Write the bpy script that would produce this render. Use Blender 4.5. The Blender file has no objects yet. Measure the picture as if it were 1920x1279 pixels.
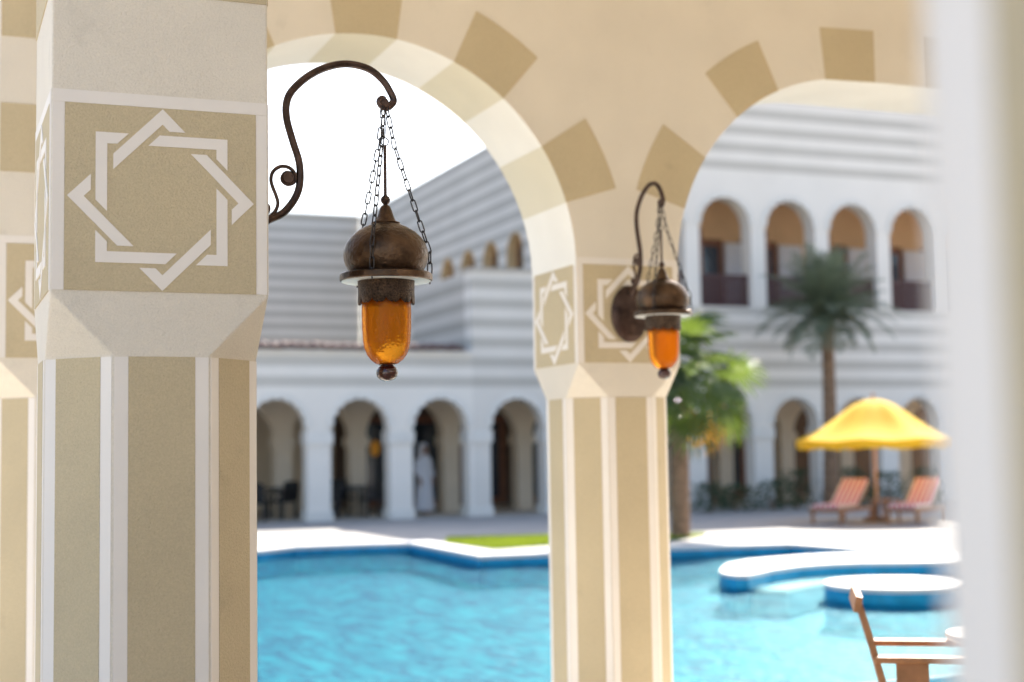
import bpy, bmesh, math, random
from mathutils import Vector, Matrix
from mathutils.geometry import tessellate_polygon
random.seed(7)
sc = bpy.context.scene
col = sc.collection
PI = math.pi
R = math.radians

# ------------------------------------------------------------------ camera, sky, sun, exposure
EYE = 1.5
cd = bpy.data.cameras.new('camera')
cam = bpy.data.objects.new('camera', cd); col.objects.link(cam)
rt = Vector((0.9280018654797595, -0.37222338372998726, -0.016195378065518077))
up = Vector((-0.013328953142114825, -0.07660892690651243, 0.9969721216368271))
fw = Vector((0.3723370471345689, 0.924976121271696, 0.07605457519622717))
cam.matrix_world = Matrix(((rt.x, up.x, -fw.x, 0), (rt.y, up.y, -fw.y, 0), (rt.z, up.z, -fw.z, EYE), (0, 0, 0, 1)))
cd.sensor_fit = 'HORIZONTAL'; cd.sensor_width = 36.0; cd.lens = 51.388
cd.clip_start = 0.05; cd.clip_end = 2000
cd.dof.use_dof = True; cd.dof.focus_distance = 4.55; cd.dof.aperture_fstop = 1.8
sc.camera = cam

SUN = Vector((0.50, 0.549, 0.668)).normalized()
w = bpy.data.worlds.new('World'); sc.world = w; w.use_nodes = True
wn = w.node_tree.nodes; wl = w.node_tree.links
bg = wn.get('Background') or wn.new('ShaderNodeBackground')
out = wn.get('World Output') or wn.new('ShaderNodeOutputWorld')
sky = wn.new('ShaderNodeTexSky'); sky.sky_type = 'NISHITA'; sky.sun_disc = False
sky.sun_elevation = math.asin(SUN.z); sky.sun_rotation = math.atan2(SUN.x, SUN.y)
sky.air_density = 1.0; sky.dust_density = 2.5; sky.ozone_density = 1.0
wl.new(sky.outputs[0], bg.inputs[0]); bg.inputs[1].default_value = 0.12
wl.new(bg.outputs[0], out.inputs[0])
sd = bpy.data.lights.new('sun', 'SUN'); sd.energy = 5.0; sd.angle = R(0.5); sd.color = (1.0, 0.93, 0.82)
sun = bpy.data.objects.new('sun', sd); col.objects.link(sun)
sun.rotation_euler = SUN.to_track_quat('Z', 'Y').to_euler(); sun.location = (10, 10, 30)

sc.view_settings.view_transform = 'Standard'; sc.view_settings.look = 'None'
sc.view_settings.gamma = 1.0; sc.view_settings.use_curve_mapping = False
sc.view_settings.exposure = 1.5
sc.render.engine = 'CYCLES'
cy = sc.cycles
cy.max_bounces = 12; cy.diffuse_bounces = 6; cy.glossy_bounces = 4; cy.transmission_bounces = 8; cy.transparent_max_bounces = 16
cy.use_denoising = True
cy.sample_clamp_indirect = 6.0
cy.caustics_reflective = False; cy.caustics_refractive = False

# ------------------------------------------------------------------ materials
def nmat(name):
    m = bpy.data.materials.new(name); m.use_nodes = True
    return m, m.node_tree.nodes, m.node_tree.links, m.node_tree.nodes['Principled BSDF']

def mat(name, c, rough=0.7, var=0.0, vscale=3.0, bump=0.0, bscale=200.0, bdist=0.002, metal=0.0, spec=0.5, var2=0.0, v2scale=90.0, wear=0.0):
    m, n, l, p = nmat(name)
    p.inputs['Base Color'].default_value = (*c, 1); p.inputs['Roughness'].default_value = rough
    p.inputs['Metallic'].default_value = metal; p.inputs['Specular IOR Level'].default_value = spec
    if var or bump or var2:
        tc = n.new('ShaderNodeTexCoord')
    cur = None
    for v, s in ((var, vscale), (var2, v2scale)):
        if v:
            t = n.new('ShaderNodeTexNoise'); t.inputs['Scale'].default_value = s; t.inputs['Detail'].default_value = 5
            l.new(tc.outputs['Object'], t.inputs['Vector'])
            mr = n.new('ShaderNodeMapRange'); mr.inputs[1].default_value = 0.3; mr.inputs[2].default_value = 0.7
            mr.inputs[3].default_value = 1 - v; mr.inputs[4].default_value = 1 + v
            l.new(t.outputs[0], mr.inputs[0])
            mx = n.new('ShaderNodeVectorMath'); mx.operation = 'SCALE'
            if cur is None: mx.inputs[0].default_value = c
            else: l.new(cur, mx.inputs[0])
            l.new(mr.outputs[0], mx.inputs['Scale']); cur = mx.outputs[0]
    if wear and cur is not None:
        # sparse blotches, scuffs and thin crack lines that stay in the coat of paint
        t = n.new('ShaderNodeTexNoise'); t.inputs['Scale'].default_value = 5.0; t.inputs['Detail'].default_value = 9; t.inputs['Roughness'].default_value = 0.65
        l.new(tc.outputs['Object'], t.inputs['Vector'])
        a = n.new('ShaderNodeMapRange'); a.inputs[1].default_value = 0.60; a.inputs[2].default_value = 0.72; l.new(t.outputs[0], a.inputs[0])
        vo = n.new('ShaderNodeTexVoronoi'); vo.feature = 'DISTANCE_TO_EDGE'; vo.inputs['Scale'].default_value = 2.3
        wv = n.new('ShaderNodeVectorMath'); wv.operation = 'MULTIPLY_ADD'; wv.inputs[1].default_value = (0.35, 0.35, 0.35); l.new(t.outputs['Color'], wv.inputs[0]); l.new(tc.outputs['Object'], wv.inputs[2]); l.new(wv.outputs[0], vo.inputs['Vector'])
        c2 = n.new('ShaderNodeMapRange'); c2.inputs[1].default_value = 0.0; c2.inputs[2].default_value = 0.006; c2.inputs[3].default_value = 0.45; c2.inputs[4].default_value = 0.0; l.new(vo.outputs['Distance'], c2.inputs[0])
        t3 = n.new('ShaderNodeTexNoise'); t3.inputs['Scale'].default_value = 1.7; l.new(tc.outputs['Object'], t3.inputs['Vector'])
        m3 = n.new('ShaderNodeMapRange'); m3.inputs[1].default_value = 0.52; m3.inputs[2].default_value = 0.60; l.new(t3.outputs[0], m3.inputs[0])
        cm = n.new('ShaderNodeMath'); cm.operation = 'MULTIPLY'; l.new(c2.outputs[0], cm.inputs[0]); l.new(m3.outputs[0], cm.inputs[1])
        sm = n.new('ShaderNodeMath'); sm.operation = 'MAXIMUM'; l.new(a.outputs[0], sm.inputs[0]); l.new(cm.outputs[0], sm.inputs[1])
        k = n.new('ShaderNodeMapRange'); k.inputs[3].default_value = 1.0; k.inputs[4].default_value = 1 - wear; l.new(sm.outputs[0], k.inputs[0])
        s2 = n.new('ShaderNodeVectorMath'); s2.operation = 'SCALE'; l.new(cur, s2.inputs[0]); l.new(k.outputs[0], s2.inputs['Scale']); cur = s2.outputs[0]
    if cur is not None: l.new(cur, p.inputs['Base Color'])
    if bump:
        t = n.new('ShaderNodeTexNoise'); t.inputs['Scale'].default_value = bscale; t.inputs['Detail'].default_value = 4
        t.inputs['Roughness'].default_value = 0.6
        l.new(tc.outputs['Object'], t.inputs['Vector'])
        b = n.new('ShaderNodeBump'); b.inputs['Strength'].default_value = bump; b.inputs['Distance'].default_value = bdist
        l.new(t.outputs[0], b.inputs['Height']); l.new(b.outputs[0], p.inputs['Normal'])
    return m

M = {}
M['plaster'] = mat('pale_plaster', (0.74, 0.675, 0.575), 0.85, 0.05, 2.2, 0.9, 150, 0.005, var2=0.05, v2scale=190, wear=0.10)
M['border'] = mat('white_paint', (0.80, 0.745, 0.685), 0.7, 0.03, 3, 0.25, 110, 0.003)
M['tan'] = mat('tan_paint', (0.55, 0.455, 0.295), 0.85, 0.06, 2.2, 0.9, 150, 0.005, var2=0.07, v2scale=190, wear=0.12)
M['facade'] = None
M['iron'] = mat('wrought_iron', (0.075, 0.048, 0.040), 0.38, 0.5, 25, 0.4, 60, 0.002, 0.75)
M['bronze'] = mat('aged_bronze', (0.085, 0.052, 0.032), 0.30, 0.55, 18, 1.0, 75, 0.004, 0.9)
M['chain'] = mat('chain_steel', (0.06, 0.055, 0.055), 0.35, 0.2, 30, metal=0.8)
M['rimwhite'] = mat('white_enamel', (0.75, 0.78, 0.78), 0.4)
M['knob'] = mat('dark_red_glass', (0.045, 0.008, 0.006), 0.08, spec=0.8)
M['deck'] = mat('pale_stone_deck', (0.34, 0.325, 0.305), 0.75, 0.10, 0.8, 0.2, 40, 0.004)
M['gallery_floor'] = mat('warm_sandstone_floor', (0.44, 0.385, 0.31), 0.7, 0.12, 1.2)
M['pale'] = mat('pale_limestone', (0.66, 0.59, 0.48), 0.7, 0.06, 1.5)
M['soffit_lit'] = mat('soffit_plaster_lit', (0.86, 0.83, 0.77), 0.85, 0.04, 2.5, 0.5, 150, 0.004)  # plaster lightened, bounced light on the soffits put into its colour
M['soffit'] = mat('soffit_tan_lit', (0.72, 0.66, 0.52), 0.85, 0.04, 2.5, 0.7, 120, 0.006)  # tan paint lightened for the soffit, with the bounced light painted in
M['plain'] = mat('plain_white_plaster', (0.80, 0.77, 0.73), 0.85, 0.04, 2.5, 0.5, 120, 0.005)
M['gallery_or_added_ceiling'] = mat('cream_walls_added_ceiling', (0.80, 0.74, 0.65), 0.9, 0.03, 2)
M['dark'] = mat('dark_interior', (0.05, 0.035, 0.028), 0.7)
M['beige'] = mat('beige_wall', (0.82, 0.70, 0.55), 0.9, 0.05, 1.5)
M['ochre'] = mat('ochre_paint', (0.66, 0.47, 0.25), 0.85, 0.05, 4)
M['lightwood'] = mat('golden_pole_wood', (0.62, 0.30, 0.10), 0.45, 0.2, 8)
M['tanroom'] = mat('warm_tan_wall', (0.72, 0.50, 0.30), 0.9, 0.06, 1.5)
M['terrace'] = mat('grey_terrace_screed', (0.17, 0.17, 0.175), 0.9, 0.1, 1)
M['lace'] = mat('pierced_bronze', (0.060, 0.036, 0.022), 0.5, 0.5, 30, 1.0, 170, 0.006, 0.6, var2=0.75, v2scale=170)
M['threshold_bounce'] = mat('white_bounce_paving', (0.74, 0.715, 0.66), 0.5, 0.06, 1.5)
M['screen'] = mat('dark_timber_screen', (0.12, 0.075, 0.05), 0.6, 0.2, 4)
M['wood'] = mat('reddish_wood', (0.22, 0.085, 0.04), 0.5, 0.25, 6)
M['teak'] = mat('teak_wood', (0.36, 0.17, 0.075), 0.45, 0.25, 12, 0.2, 60, 0.001)
M['railing'] = mat('dark_red_railing', (0.085, 0.035, 0.032), 0.5)
M['glass'] = mat('dark_window_glass', (0.03, 0.045, 0.07), 0.08, spec=0.8)
M['tile'] = mat('roof_tile', (0.10, 0.055, 0.045), 0.7, 0.35, 3)
M['trunk'] = mat('palm_bark', (0.24, 0.145, 0.085), 0.9, 0.35, 9, 0.8, 25, 0.02)
M['black'] = mat('black_weave', (0.018, 0.018, 0.02), 0.6)
M['white'] = mat('white_lacquer', (0.80, 0.79, 0.77), 0.4)
M['cloth'] = mat('white_cotton', (0.74, 0.75, 0.80), 0.9)
M['skin'] = mat('skin', (0.30, 0.16, 0.10), 0.55)
M['grass_base'] = mat('lawn_soil', (0.10, 0.15, 0.03), 0.95, 0.3, 6)

def leafmat(name, c, tr, rough=0.4):
    m, n, l, p = nmat(name)
    p.inputs['Roughness'].default_value = rough
    oi = n.new('ShaderNodeObjectInfo'); g = n.new('ShaderNodeTexNoise'); g.inputs['Scale'].default_value = 2.0
    tc = n.new('ShaderNodeTexCoord'); l.new(tc.outputs['Object'], g.inputs['Vector'])
    ad = n.new('ShaderNodeMath'); ad.operation = 'ADD'; l.new(oi.outputs['Random'], ad.inputs[0]); l.new(g.outputs[0], ad.inputs[1])
    mr = n.new('ShaderNodeMapRange'); mr.inputs[1].default_value = 0.3; mr.inputs[2].default_value = 1.7; mr.inputs[3].default_value = 0.6; mr.inputs[4].default_value = 1.45
    l.new(ad.outputs[0], mr.inputs[0])
    sv = n.new('ShaderNodeVectorMath'); sv.operation = 'SCALE'; sv.inputs[0].default_value = c; l.new(mr.outputs[0], sv.inputs['Scale'])
    l.new(sv.outputs[0], p.inputs['Base Color'])
    gb = n.new('ShaderNodeTexNoise'); gb.inputs['Scale'].default_value = 9.0; l.new(tc.outputs['Object'], gb.inputs['Vector'])
    bp = n.new('ShaderNodeBump'); bp.inputs['Strength'].default_value = 0.9; bp.inputs['Distance'].default_value = 0.05; l.new(gb.outputs[0], bp.inputs['Height']); l.new(bp.outputs[0], p.inputs['Normal'])
    t = n.new('ShaderNodeBsdfTranslucent'); t.inputs[0].default_value = (*tr, 1)
    mx = n.new('ShaderNodeMixShader'); mx.inputs[0].default_value = 0.4
    l.new(p.outputs[0], mx.inputs[1]); l.new(t.outputs[0], mx.inputs[2])
    l.new(mx.outputs[0], n['Material Output'].inputs[0])
    return m
M['frond'] = leafmat('date_palm_green', (0.19, 0.225, 0.155), (0.15, 0.19, 0.10))
M['fan'] = leafmat('fan_palm_green', (0.07, 0.115, 0.035), (0.16, 0.23, 0.03), 0.13)
M['dry'] = leafmat('dry_palm_leaf', (0.40, 0.22, 0.04), (0.5, 0.25, 0.03), 0.5)
M['bush'] = leafmat('shrub_green', (0.03, 0.07, 0.025), (0.06, 0.12, 0.02))
M['grass'] = leafmat('grass_green', (0.16, 0.22, 0.03), (0.30, 0.38, 0.03), 0.5)

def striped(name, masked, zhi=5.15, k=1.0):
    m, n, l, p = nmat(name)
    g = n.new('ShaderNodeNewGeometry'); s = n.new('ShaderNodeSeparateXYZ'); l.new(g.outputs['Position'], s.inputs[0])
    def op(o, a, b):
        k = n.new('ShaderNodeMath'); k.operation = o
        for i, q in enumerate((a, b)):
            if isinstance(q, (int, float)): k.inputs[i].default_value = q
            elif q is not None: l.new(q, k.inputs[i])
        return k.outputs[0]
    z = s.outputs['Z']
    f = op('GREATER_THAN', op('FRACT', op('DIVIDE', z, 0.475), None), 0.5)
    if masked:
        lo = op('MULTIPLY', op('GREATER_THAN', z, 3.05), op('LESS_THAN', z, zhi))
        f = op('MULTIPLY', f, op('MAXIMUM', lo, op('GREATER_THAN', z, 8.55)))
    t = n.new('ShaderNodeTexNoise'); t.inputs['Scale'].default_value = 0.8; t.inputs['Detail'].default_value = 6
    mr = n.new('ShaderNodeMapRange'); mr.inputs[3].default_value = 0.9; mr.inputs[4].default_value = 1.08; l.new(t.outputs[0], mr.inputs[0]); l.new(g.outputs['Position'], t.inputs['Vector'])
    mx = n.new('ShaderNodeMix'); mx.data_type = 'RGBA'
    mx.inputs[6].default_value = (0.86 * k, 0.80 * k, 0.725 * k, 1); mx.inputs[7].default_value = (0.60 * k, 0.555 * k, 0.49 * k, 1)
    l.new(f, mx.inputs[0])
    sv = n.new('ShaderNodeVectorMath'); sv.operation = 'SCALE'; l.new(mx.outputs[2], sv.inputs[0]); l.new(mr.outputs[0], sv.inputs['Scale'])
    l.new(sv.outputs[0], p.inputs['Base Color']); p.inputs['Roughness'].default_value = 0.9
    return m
M['facade'] = striped('striped_facade_paint', True)
M['terrace_stripes'] = striped('striped_terrace_paint', True, 6.2, 0.9)
M['side_shade_stripes'] = striped('striped_side_shade', False, 5.15, 0.62)  # darker copy of the facade stripes, the side wall's shade put into its colour
M['stripes'] = striped('striped_rear_shade', False, 5.15, 0.8)  # facade stripes darkened, shade of the rear walls painted in
M['fwhite'] = mat('white_facade_paint', (0.79, 0.75, 0.69), 0.9, 0.06, 2)

def amber():
    m, n, l, p = nmat('amber_bubble_glass')
    p.inputs['Base Color'].default_value = (0.88, 0.35, 0.022, 1); p.inputs['Roughness'].default_value = 0.05
    p.inputs['Transmission Weight'].default_value = 1.0; p.inputs['IOR'].default_value = 1.25
    tc = n.new('ShaderNodeTexCoord'); v = n.new('ShaderNodeTexVoronoi'); v.inputs['Scale'].default_value = 120
    l.new(tc.outputs['Object'], v.inputs['Vector'])
    b = n.new('ShaderNodeBump'); b.inputs['Strength'].default_value = 0.35; b.inputs['Distance'].default_value = 0.003
    l.new(v.outputs['Distance'], b.inputs['Height']); l.new(b.outputs[0], p.inputs['Normal'])
    t = n.new('ShaderNodeBsdfTranslucent'); t.inputs[0].default_value = (0.62, 0.20, 0.009, 1)
    d = n.new('ShaderNodeBsdfDiffuse'); d.inputs[0].default_value = (0.42, 0.15, 0.010, 1)
    m1 = n.new('ShaderNodeMixShader'); m1.inputs[0].default_value = 0.35; l.new(t.outputs[0], m1.inputs[1]); l.new(d.outputs[0], m1.inputs[2])
    m2 = n.new('ShaderNodeMixShader'); m2.inputs[0].default_value = 0.5
    l.new(p.outputs[0], m2.inputs[1]); l.new(m1.outputs[0], m2.inputs[2])
    l.new(m2.outputs[0], n['Material Output'].inputs[0])
    return m
M['amber'] = amber()

def canopy():
    m, n, l, p = nmat('yellow_canvas')
    p.inputs['Base Color'].default_value = (0.94, 0.62, 0.03, 1); p.inputs['Roughness'].default_value = 0.8
    t = n.new('ShaderNodeBsdfTranslucent'); t.inputs[0].default_value = (0.90, 0.50, 0.015, 1)
    mx = n.new('ShaderNodeMixShader'); mx.inputs[0].default_value = 0.35
    l.new(p.outputs[0], mx.inputs[1]); l.new(t.outputs[0], mx.inputs[2]); l.new(mx.outputs[0], n['Material Output'].inputs[0])
    return m
M['canopy'] = canopy()

def cushion():
    m, n, l, p = nmat('red_striped_cushion')
    tc = n.new('ShaderNodeTexCoord'); s = n.new('ShaderNodeSeparateXYZ'); l.new(tc.outputs['Object'], s.inputs[0])
    a = n.new('ShaderNodeMath'); a.operation = 'MULTIPLY'; a.inputs[1].default_value = 9.0; l.new(s.outputs['Y'], a.inputs[0])
    f = n.new('ShaderNodeMath'); f.operation = 'FRACT'; l.new(a.outputs[0], f.inputs[0])
    t = n.new('ShaderNodeMath'); t.operation = 'GREATER_THAN'; t.inputs[1].default_value = 0.5; l.new(f.outputs[0], t.inputs[0])
    mx = n.new('ShaderNodeMix'); mx.data_type = 'RGBA'
    mx.inputs[6].default_value = (0.62, 0.12, 0.22, 1); mx.inputs[7].default_value = (0.82, 0.70, 0.62, 1)
    l.new(t.outputs[0], mx.inputs[0]); l.new(mx.outputs[2], p.inputs['Base Color']); p.inputs['Roughness'].default_value = 0.9
    return m
M['cushion'] = cushion()

def mosaic_light_ripples():
    m, n, l, p = nmat('turquoise_mosaic_light_ripples')
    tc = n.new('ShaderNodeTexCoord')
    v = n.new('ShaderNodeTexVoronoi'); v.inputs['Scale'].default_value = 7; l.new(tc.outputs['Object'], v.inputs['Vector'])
    t = n.new('ShaderNodeTexNoise'); t.inputs['Scale'].default_value = 2.0; t.inputs['Detail'].default_value = 3; t.inputs['Distortion'].default_value = 1.4  # stretched noise paints caustic light ripples into the tile colour
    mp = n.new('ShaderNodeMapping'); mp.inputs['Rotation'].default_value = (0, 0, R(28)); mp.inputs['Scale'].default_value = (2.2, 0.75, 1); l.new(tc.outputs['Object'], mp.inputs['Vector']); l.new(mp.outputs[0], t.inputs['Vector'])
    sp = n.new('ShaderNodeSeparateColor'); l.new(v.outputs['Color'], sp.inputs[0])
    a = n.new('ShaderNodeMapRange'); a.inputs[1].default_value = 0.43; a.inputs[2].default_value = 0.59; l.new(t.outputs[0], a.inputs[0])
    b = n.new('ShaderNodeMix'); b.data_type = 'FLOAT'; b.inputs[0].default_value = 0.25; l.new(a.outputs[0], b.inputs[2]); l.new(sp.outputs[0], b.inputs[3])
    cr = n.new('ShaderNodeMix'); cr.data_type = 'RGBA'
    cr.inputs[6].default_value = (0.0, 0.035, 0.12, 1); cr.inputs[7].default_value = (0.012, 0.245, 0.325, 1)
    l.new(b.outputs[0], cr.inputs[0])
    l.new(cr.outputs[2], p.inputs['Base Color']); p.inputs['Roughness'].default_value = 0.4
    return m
M['mosaic_light_ripples'] = mosaic_light_ripples()
M['walltile'] = mat('blue_pool_tile', (0.012, 0.36, 0.62), 0.3, 0.2, 5)

def water():
    m, n, l, p = nmat('pool_water')
    tc = n.new('ShaderNodeTexCoord')
    n1 = n.new('ShaderNodeTexNoise'); n1.inputs['Scale'].default_value = 5.0; n1.inputs['Detail'].default_value = 3; n1.inputs['Distortion'].default_value = 0.6
    n2 = n.new('ShaderNodeTexNoise'); n2.inputs['Scale'].default_value = 0.7; n2.inputs['Detail'].default_value = 2
    for t in (n1, n2): l.new(tc.outputs['Object'], t.inputs['Vector'])
    ad = n.new('ShaderNodeMath'); ad.operation = 'MULTIPLY_ADD'; ad.inputs[1].default_value = 1.6
    l.new(n2.outputs[0], ad.inputs[0]); l.new(n1.outputs[0], ad.inputs[2])
    b = n.new('ShaderNodeBump'); b.inputs['Strength'].default_value = 1.0; b.inputs['Distance'].default_value = 0.03
    l.new(ad.outputs[0], b.inputs['Height'])
    tr = n.new('ShaderNodeBsdfTransparent'); tr.inputs[0].default_value = (0.72, 0.96, 0.99, 1)
    rf = n.new('ShaderNodeBsdfRefraction'); rf.inputs['IOR'].default_value = 1.33; rf.inputs[0].default_value = (0.72, 0.96, 0.99, 1); rf.inputs['Roughness'].default_value = 0.0
    l.new(b.outputs[0], rf.inputs['Normal'])
    gl = n.new('ShaderNodeBsdfGlossy'); gl.inputs['Roughness'].default_value = 0.05; l.new(b.outputs[0], gl.inputs['Normal'])
    fr = n.new('ShaderNodeFresnel'); fr.inputs['IOR'].default_value = 1.14; l.new(b.outputs[0], fr.inputs['Normal'])
    m1 = n.new('ShaderNodeMixShader'); m1.inputs[0].default_value = 0.5; l.new(tr.outputs[0], m1.inputs[1]); l.new(rf.outputs[0], m1.inputs[2])
    fm = n.new('ShaderNodeMath'); fm.operation = 'MULTIPLY'; fm.inputs[1].default_value = 0.11; l.new(fr.outputs[0], fm.inputs[0])
    m2 = n.new('ShaderNodeMixShader'); l.new(fm.outputs[0], m2.inputs[0]); l.new(m1.outputs[0], m2.inputs[1]); l.new(gl.outputs[0], m2.inputs[2])
    l.new(m2.outputs[0], n['Material Output'].inputs[0])
    return m
M['water'] = water()
def glow():
    m, n, l, p = nmat('lit_amber_lamp')
    p.inputs['Base Color'].default_value = (0.8, 0.35, 0.03, 1)
    p.inputs['Emission Color'].default_value = (1.0, 0.45, 0.06, 1); p.inputs['Emission Strength'].default_value = 0.03
    return m
M['glow'] = glow()

# ------------------------------------------------------------------ geometry helpers
class MB:
    def __init__(s): s.v = []; s.f = []
    def quad(s, *pts):
        i = len(s.v); s.v += [tuple(p) for p in pts]; s.f.append(tuple(range(i, i + len(pts))))
    def box(s, x0, x1, y0, y1, z0, z1):
        i = len(s.v)
        s.v += [(x0, y0, z0), (x1, y0, z0), (x1, y1, z0), (x0, y1, z0), (x0, y0, z1), (x1, y0, z1), (x1, y1, z1), (x0, y1, z1)]
        s.f += [tuple(i + k for k in q) for q in ((3, 2, 1, 0), (4, 5, 6, 7), (0, 1, 5, 4), (1, 2, 6, 5), (2, 3, 7, 6), (3, 0, 4, 7))]
    def bar(s, a, b, wx, wy, up=(0, 0, 1)):
        a = Vector(a); b = Vector(b); d = (b - a).normalized(); u = Vector(up)
        x = d.cross(u)
        if x.length < 1e-4: x = d.cross(Vector((1, 0, 0)))
        x.normalize(); y = x.cross(d)
        i = len(s.v)
        for p in (a, b):
            for sx, sy in ((-1, -1), (1, -1), (1, 1), (-1, 1)): s.v.append(tuple(p + x * sx * wx / 2 + y * sy * wy / 2))
        s.f += [tuple(i + k for k in q) for q in ((0, 1, 2, 3), (7, 6, 5, 4), (0, 4, 5, 1), (1, 5, 6, 2), (2, 6, 7, 3), (3, 7, 4, 0))]
    def tube(s, path, rad, n=8, cap=True):
        P = [Vector(p) for p in path]; i0 = len(s.v); m = len(P)
        rr = rad if isinstance(rad, (list, tuple)) else [rad] * m
        t = (P[1] - P[0]).normalized(); x = t.orthogonal().normalized()
        for k in range(m):
            t2 = (P[min(k + 1, m - 1)] - P[max(k - 1, 0)]).normalized()
            x = (x - t2 * x.dot(t2)).normalized(); y = t2.cross(x)
            for j in range(n):
                a = 2 * PI * j / n; s.v.append(tuple(P[k] + (x * math.cos(a) + y * math.sin(a)) * rr[k]))
        for k in range(m - 1):
            for j in range(n):
                a = i0 + k * n + j; b = i0 + k * n + (j + 1) % n
                s.f.append((a, b, b + n, a + n))
        if cap:
            s.f.append(tuple(i0 + j for j in reversed(range(n)))); s.f.append(tuple(i0 + (m - 1) * n + j for j in range(n)))
    def lathe(s, prof, n=32, o=(0, 0, 0), cap=True, sx=1.0, sy=1.0):
        i0 = len(s.v)
        for r, z in prof:
            for j in range(n):
                a = 2 * PI * j / n; s.v.append((o[0] + r * math.cos(a) * sx, o[1] + r * math.sin(a) * sy, o[2] + z))
        for k in range(len(prof) - 1):
            for j in range(n):
                a = i0 + k * n + j; b = i0 + k * n + (j + 1) % n
                s.f.append((a, b, b + n, a + n))
        if cap:
            s.f.append(tuple(i0 + j for j in reversed(range(n)))); e = i0 + (len(prof) - 1) * n; s.f.append(tuple(e + j for j in range(n)))
    def prism(s, poly, f, d0, d1):
        # poly in (u,v); f(u,v,d) -> xyz
        n = len(poly); i = len(s.v)
        s.v += [tuple(f(u, v, d0)) for u, v in poly] + [tuple(f(u, v, d1)) for u, v in poly]
        s.f.append(tuple(i + k for k in range(n))); s.f.append(tuple(i + n + k for k in reversed(range(n))))
        for k in range(n): s.f.append((i + k, i + (k + 1) % n, i + n + (k + 1) % n, i + n + k))
    def build(s, name, m, parent=None, o=(0, 0, 0), smooth=False, fix=True):
        me = bpy.data.meshes.new(name)
        o = Vector(o)
        me.from_pydata([tuple(Vector(p) - o) for p in s.v], [], s.f)
        if fix:
            bm = bmesh.new(); bm.from_mesh(me); bmesh.ops.remove_doubles(bm, verts=bm.verts, dist=1e-5)
            bmesh.ops.recalc_face_normals(bm, faces=bm.faces); bm.to_mesh(me); bm.free()
        if smooth:
            for p in me.polygons: p.use_smooth = True
            if smooth is not True:
                me.update()
                bm = bmesh.new(); bm.from_mesh(me)
                for e in bm.edges:
                    if len(e.link_faces) == 2 and e.calc_face_angle(0) > smooth: e.smooth = False
                bm.to_mesh(me); bm.free()
        ob = bpy.data.objects.new(name, me); col.objects.link(ob)
        me.materials.append(m)
        if parent is not None: ob.parent = parent
        return ob
SM = R(35)

def tag(o, label=None, cat=None, group=None, kind=None):
    if label: o['label'] = label
    if cat: o['category'] = cat
    if group: o['group'] = group
    if kind: o['kind'] = kind
    return o
def thing(name, label, cat, loc=(0, 0, 0), rz=0.0, group=None):
    o = bpy.data.objects.new(name, None); col.objects.link(o); o.location = loc; o.rotation_euler = (0, 0, rz)
    o.empty_display_size = 0.2
    return tag(o, label, cat, group)
def part(name, data, m, parent, loc=(0, 0, 0), rot=(0, 0, 0), scale=None):
    # an object that shares mesh data with its like
    o = bpy.data.objects.new(name, data); col.objects.link(o); o.parent = parent; o.location = loc; o.rotation_euler = rot
    if scale: o.scale = scale
    return o
def copy_tree(o, parent=None):
    c = o.copy(); col.objects.link(c)
    if parent is not None: c.parent = parent
    for ch in list(o.children): copy_tree(ch, c)
    return c
def arc(cx, cz, r, a0, a1, n):
    return [(cx + r * math.cos(a0 + (a1 - a0) * k / n), cz + r * math.sin(a0 + (a1 - a0) * k / n)) for k in range(n + 1)]

def arch_wall(mb, u0, u1, z0, z1, ops, v0, v1, f):
    Q = lambda *p: mb.quad(*[f(*q) for q in p])
    def rect(a, b, c, d):
        for v in (v0, v1): Q((a, v, c), (b, v, c), (b, v, d), (a, v, d))
    prev = u0
    for ua, ub, zb, curve in ops:
        if ua > prev + 1e-6:
            rect(prev, ua, z0, z1); Q((prev, v0, z0), (ua, v0, z0), (ua, v1, z0), (prev, v1, z0))
        if zb > z0 + 1e-6:
            rect(ua, ub, z0, zb); Q((ua, v0, zb), (ub, v0, zb), (ub, v1, zb), (ua, v1, zb)); Q((ua, v0, z0), (ub, v0, z0), (ub, v1, z0), (ua, v1, z0))
        zs = max(zb, z0)
        if curve[0][1] > zs + 1e-6: Q((ua, v0, zs), (ua, v0, curve[0][1]), (ua, v1, curve[0][1]), (ua, v1, zs))
        if curve[-1][1] > zs + 1e-6: Q((ub, v0, zs), (ub, v0, curve[-1][1]), (ub, v1, curve[-1][1]), (ub, v1, zs))
        for (a, za), (b, zb2) in zip(curve, curve[1:]):
            for v in (v0, v1): Q((a, v, za), (b, v, zb2), (b, v, z1), (a, v, z1))
            Q((a, v0, za), (b, v0, zb2), (b, v1, zb2), (a, v1, za))
        prev = ub
    if u1 > prev + 1e-6:
        rect(prev, u1, z0, z1); Q((prev, v0, z0), (u1, v0, z0), (u1, v1, z0), (prev, v1, z0))
    Q((u0, v0, z1), (u1, v0, z1), (u1, v1, z1), (u0, v1, z1))
    Q((u0, v0, z0), (u0, v0, z1), (u0, v1, z1), (u0, v1, z0)); Q((u1, v0, z0), (u1, v0, z1), (u1, v1, z1), (u1, v1, z0))
XYZ = lambda u, v, z: (u, v, z)

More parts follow.
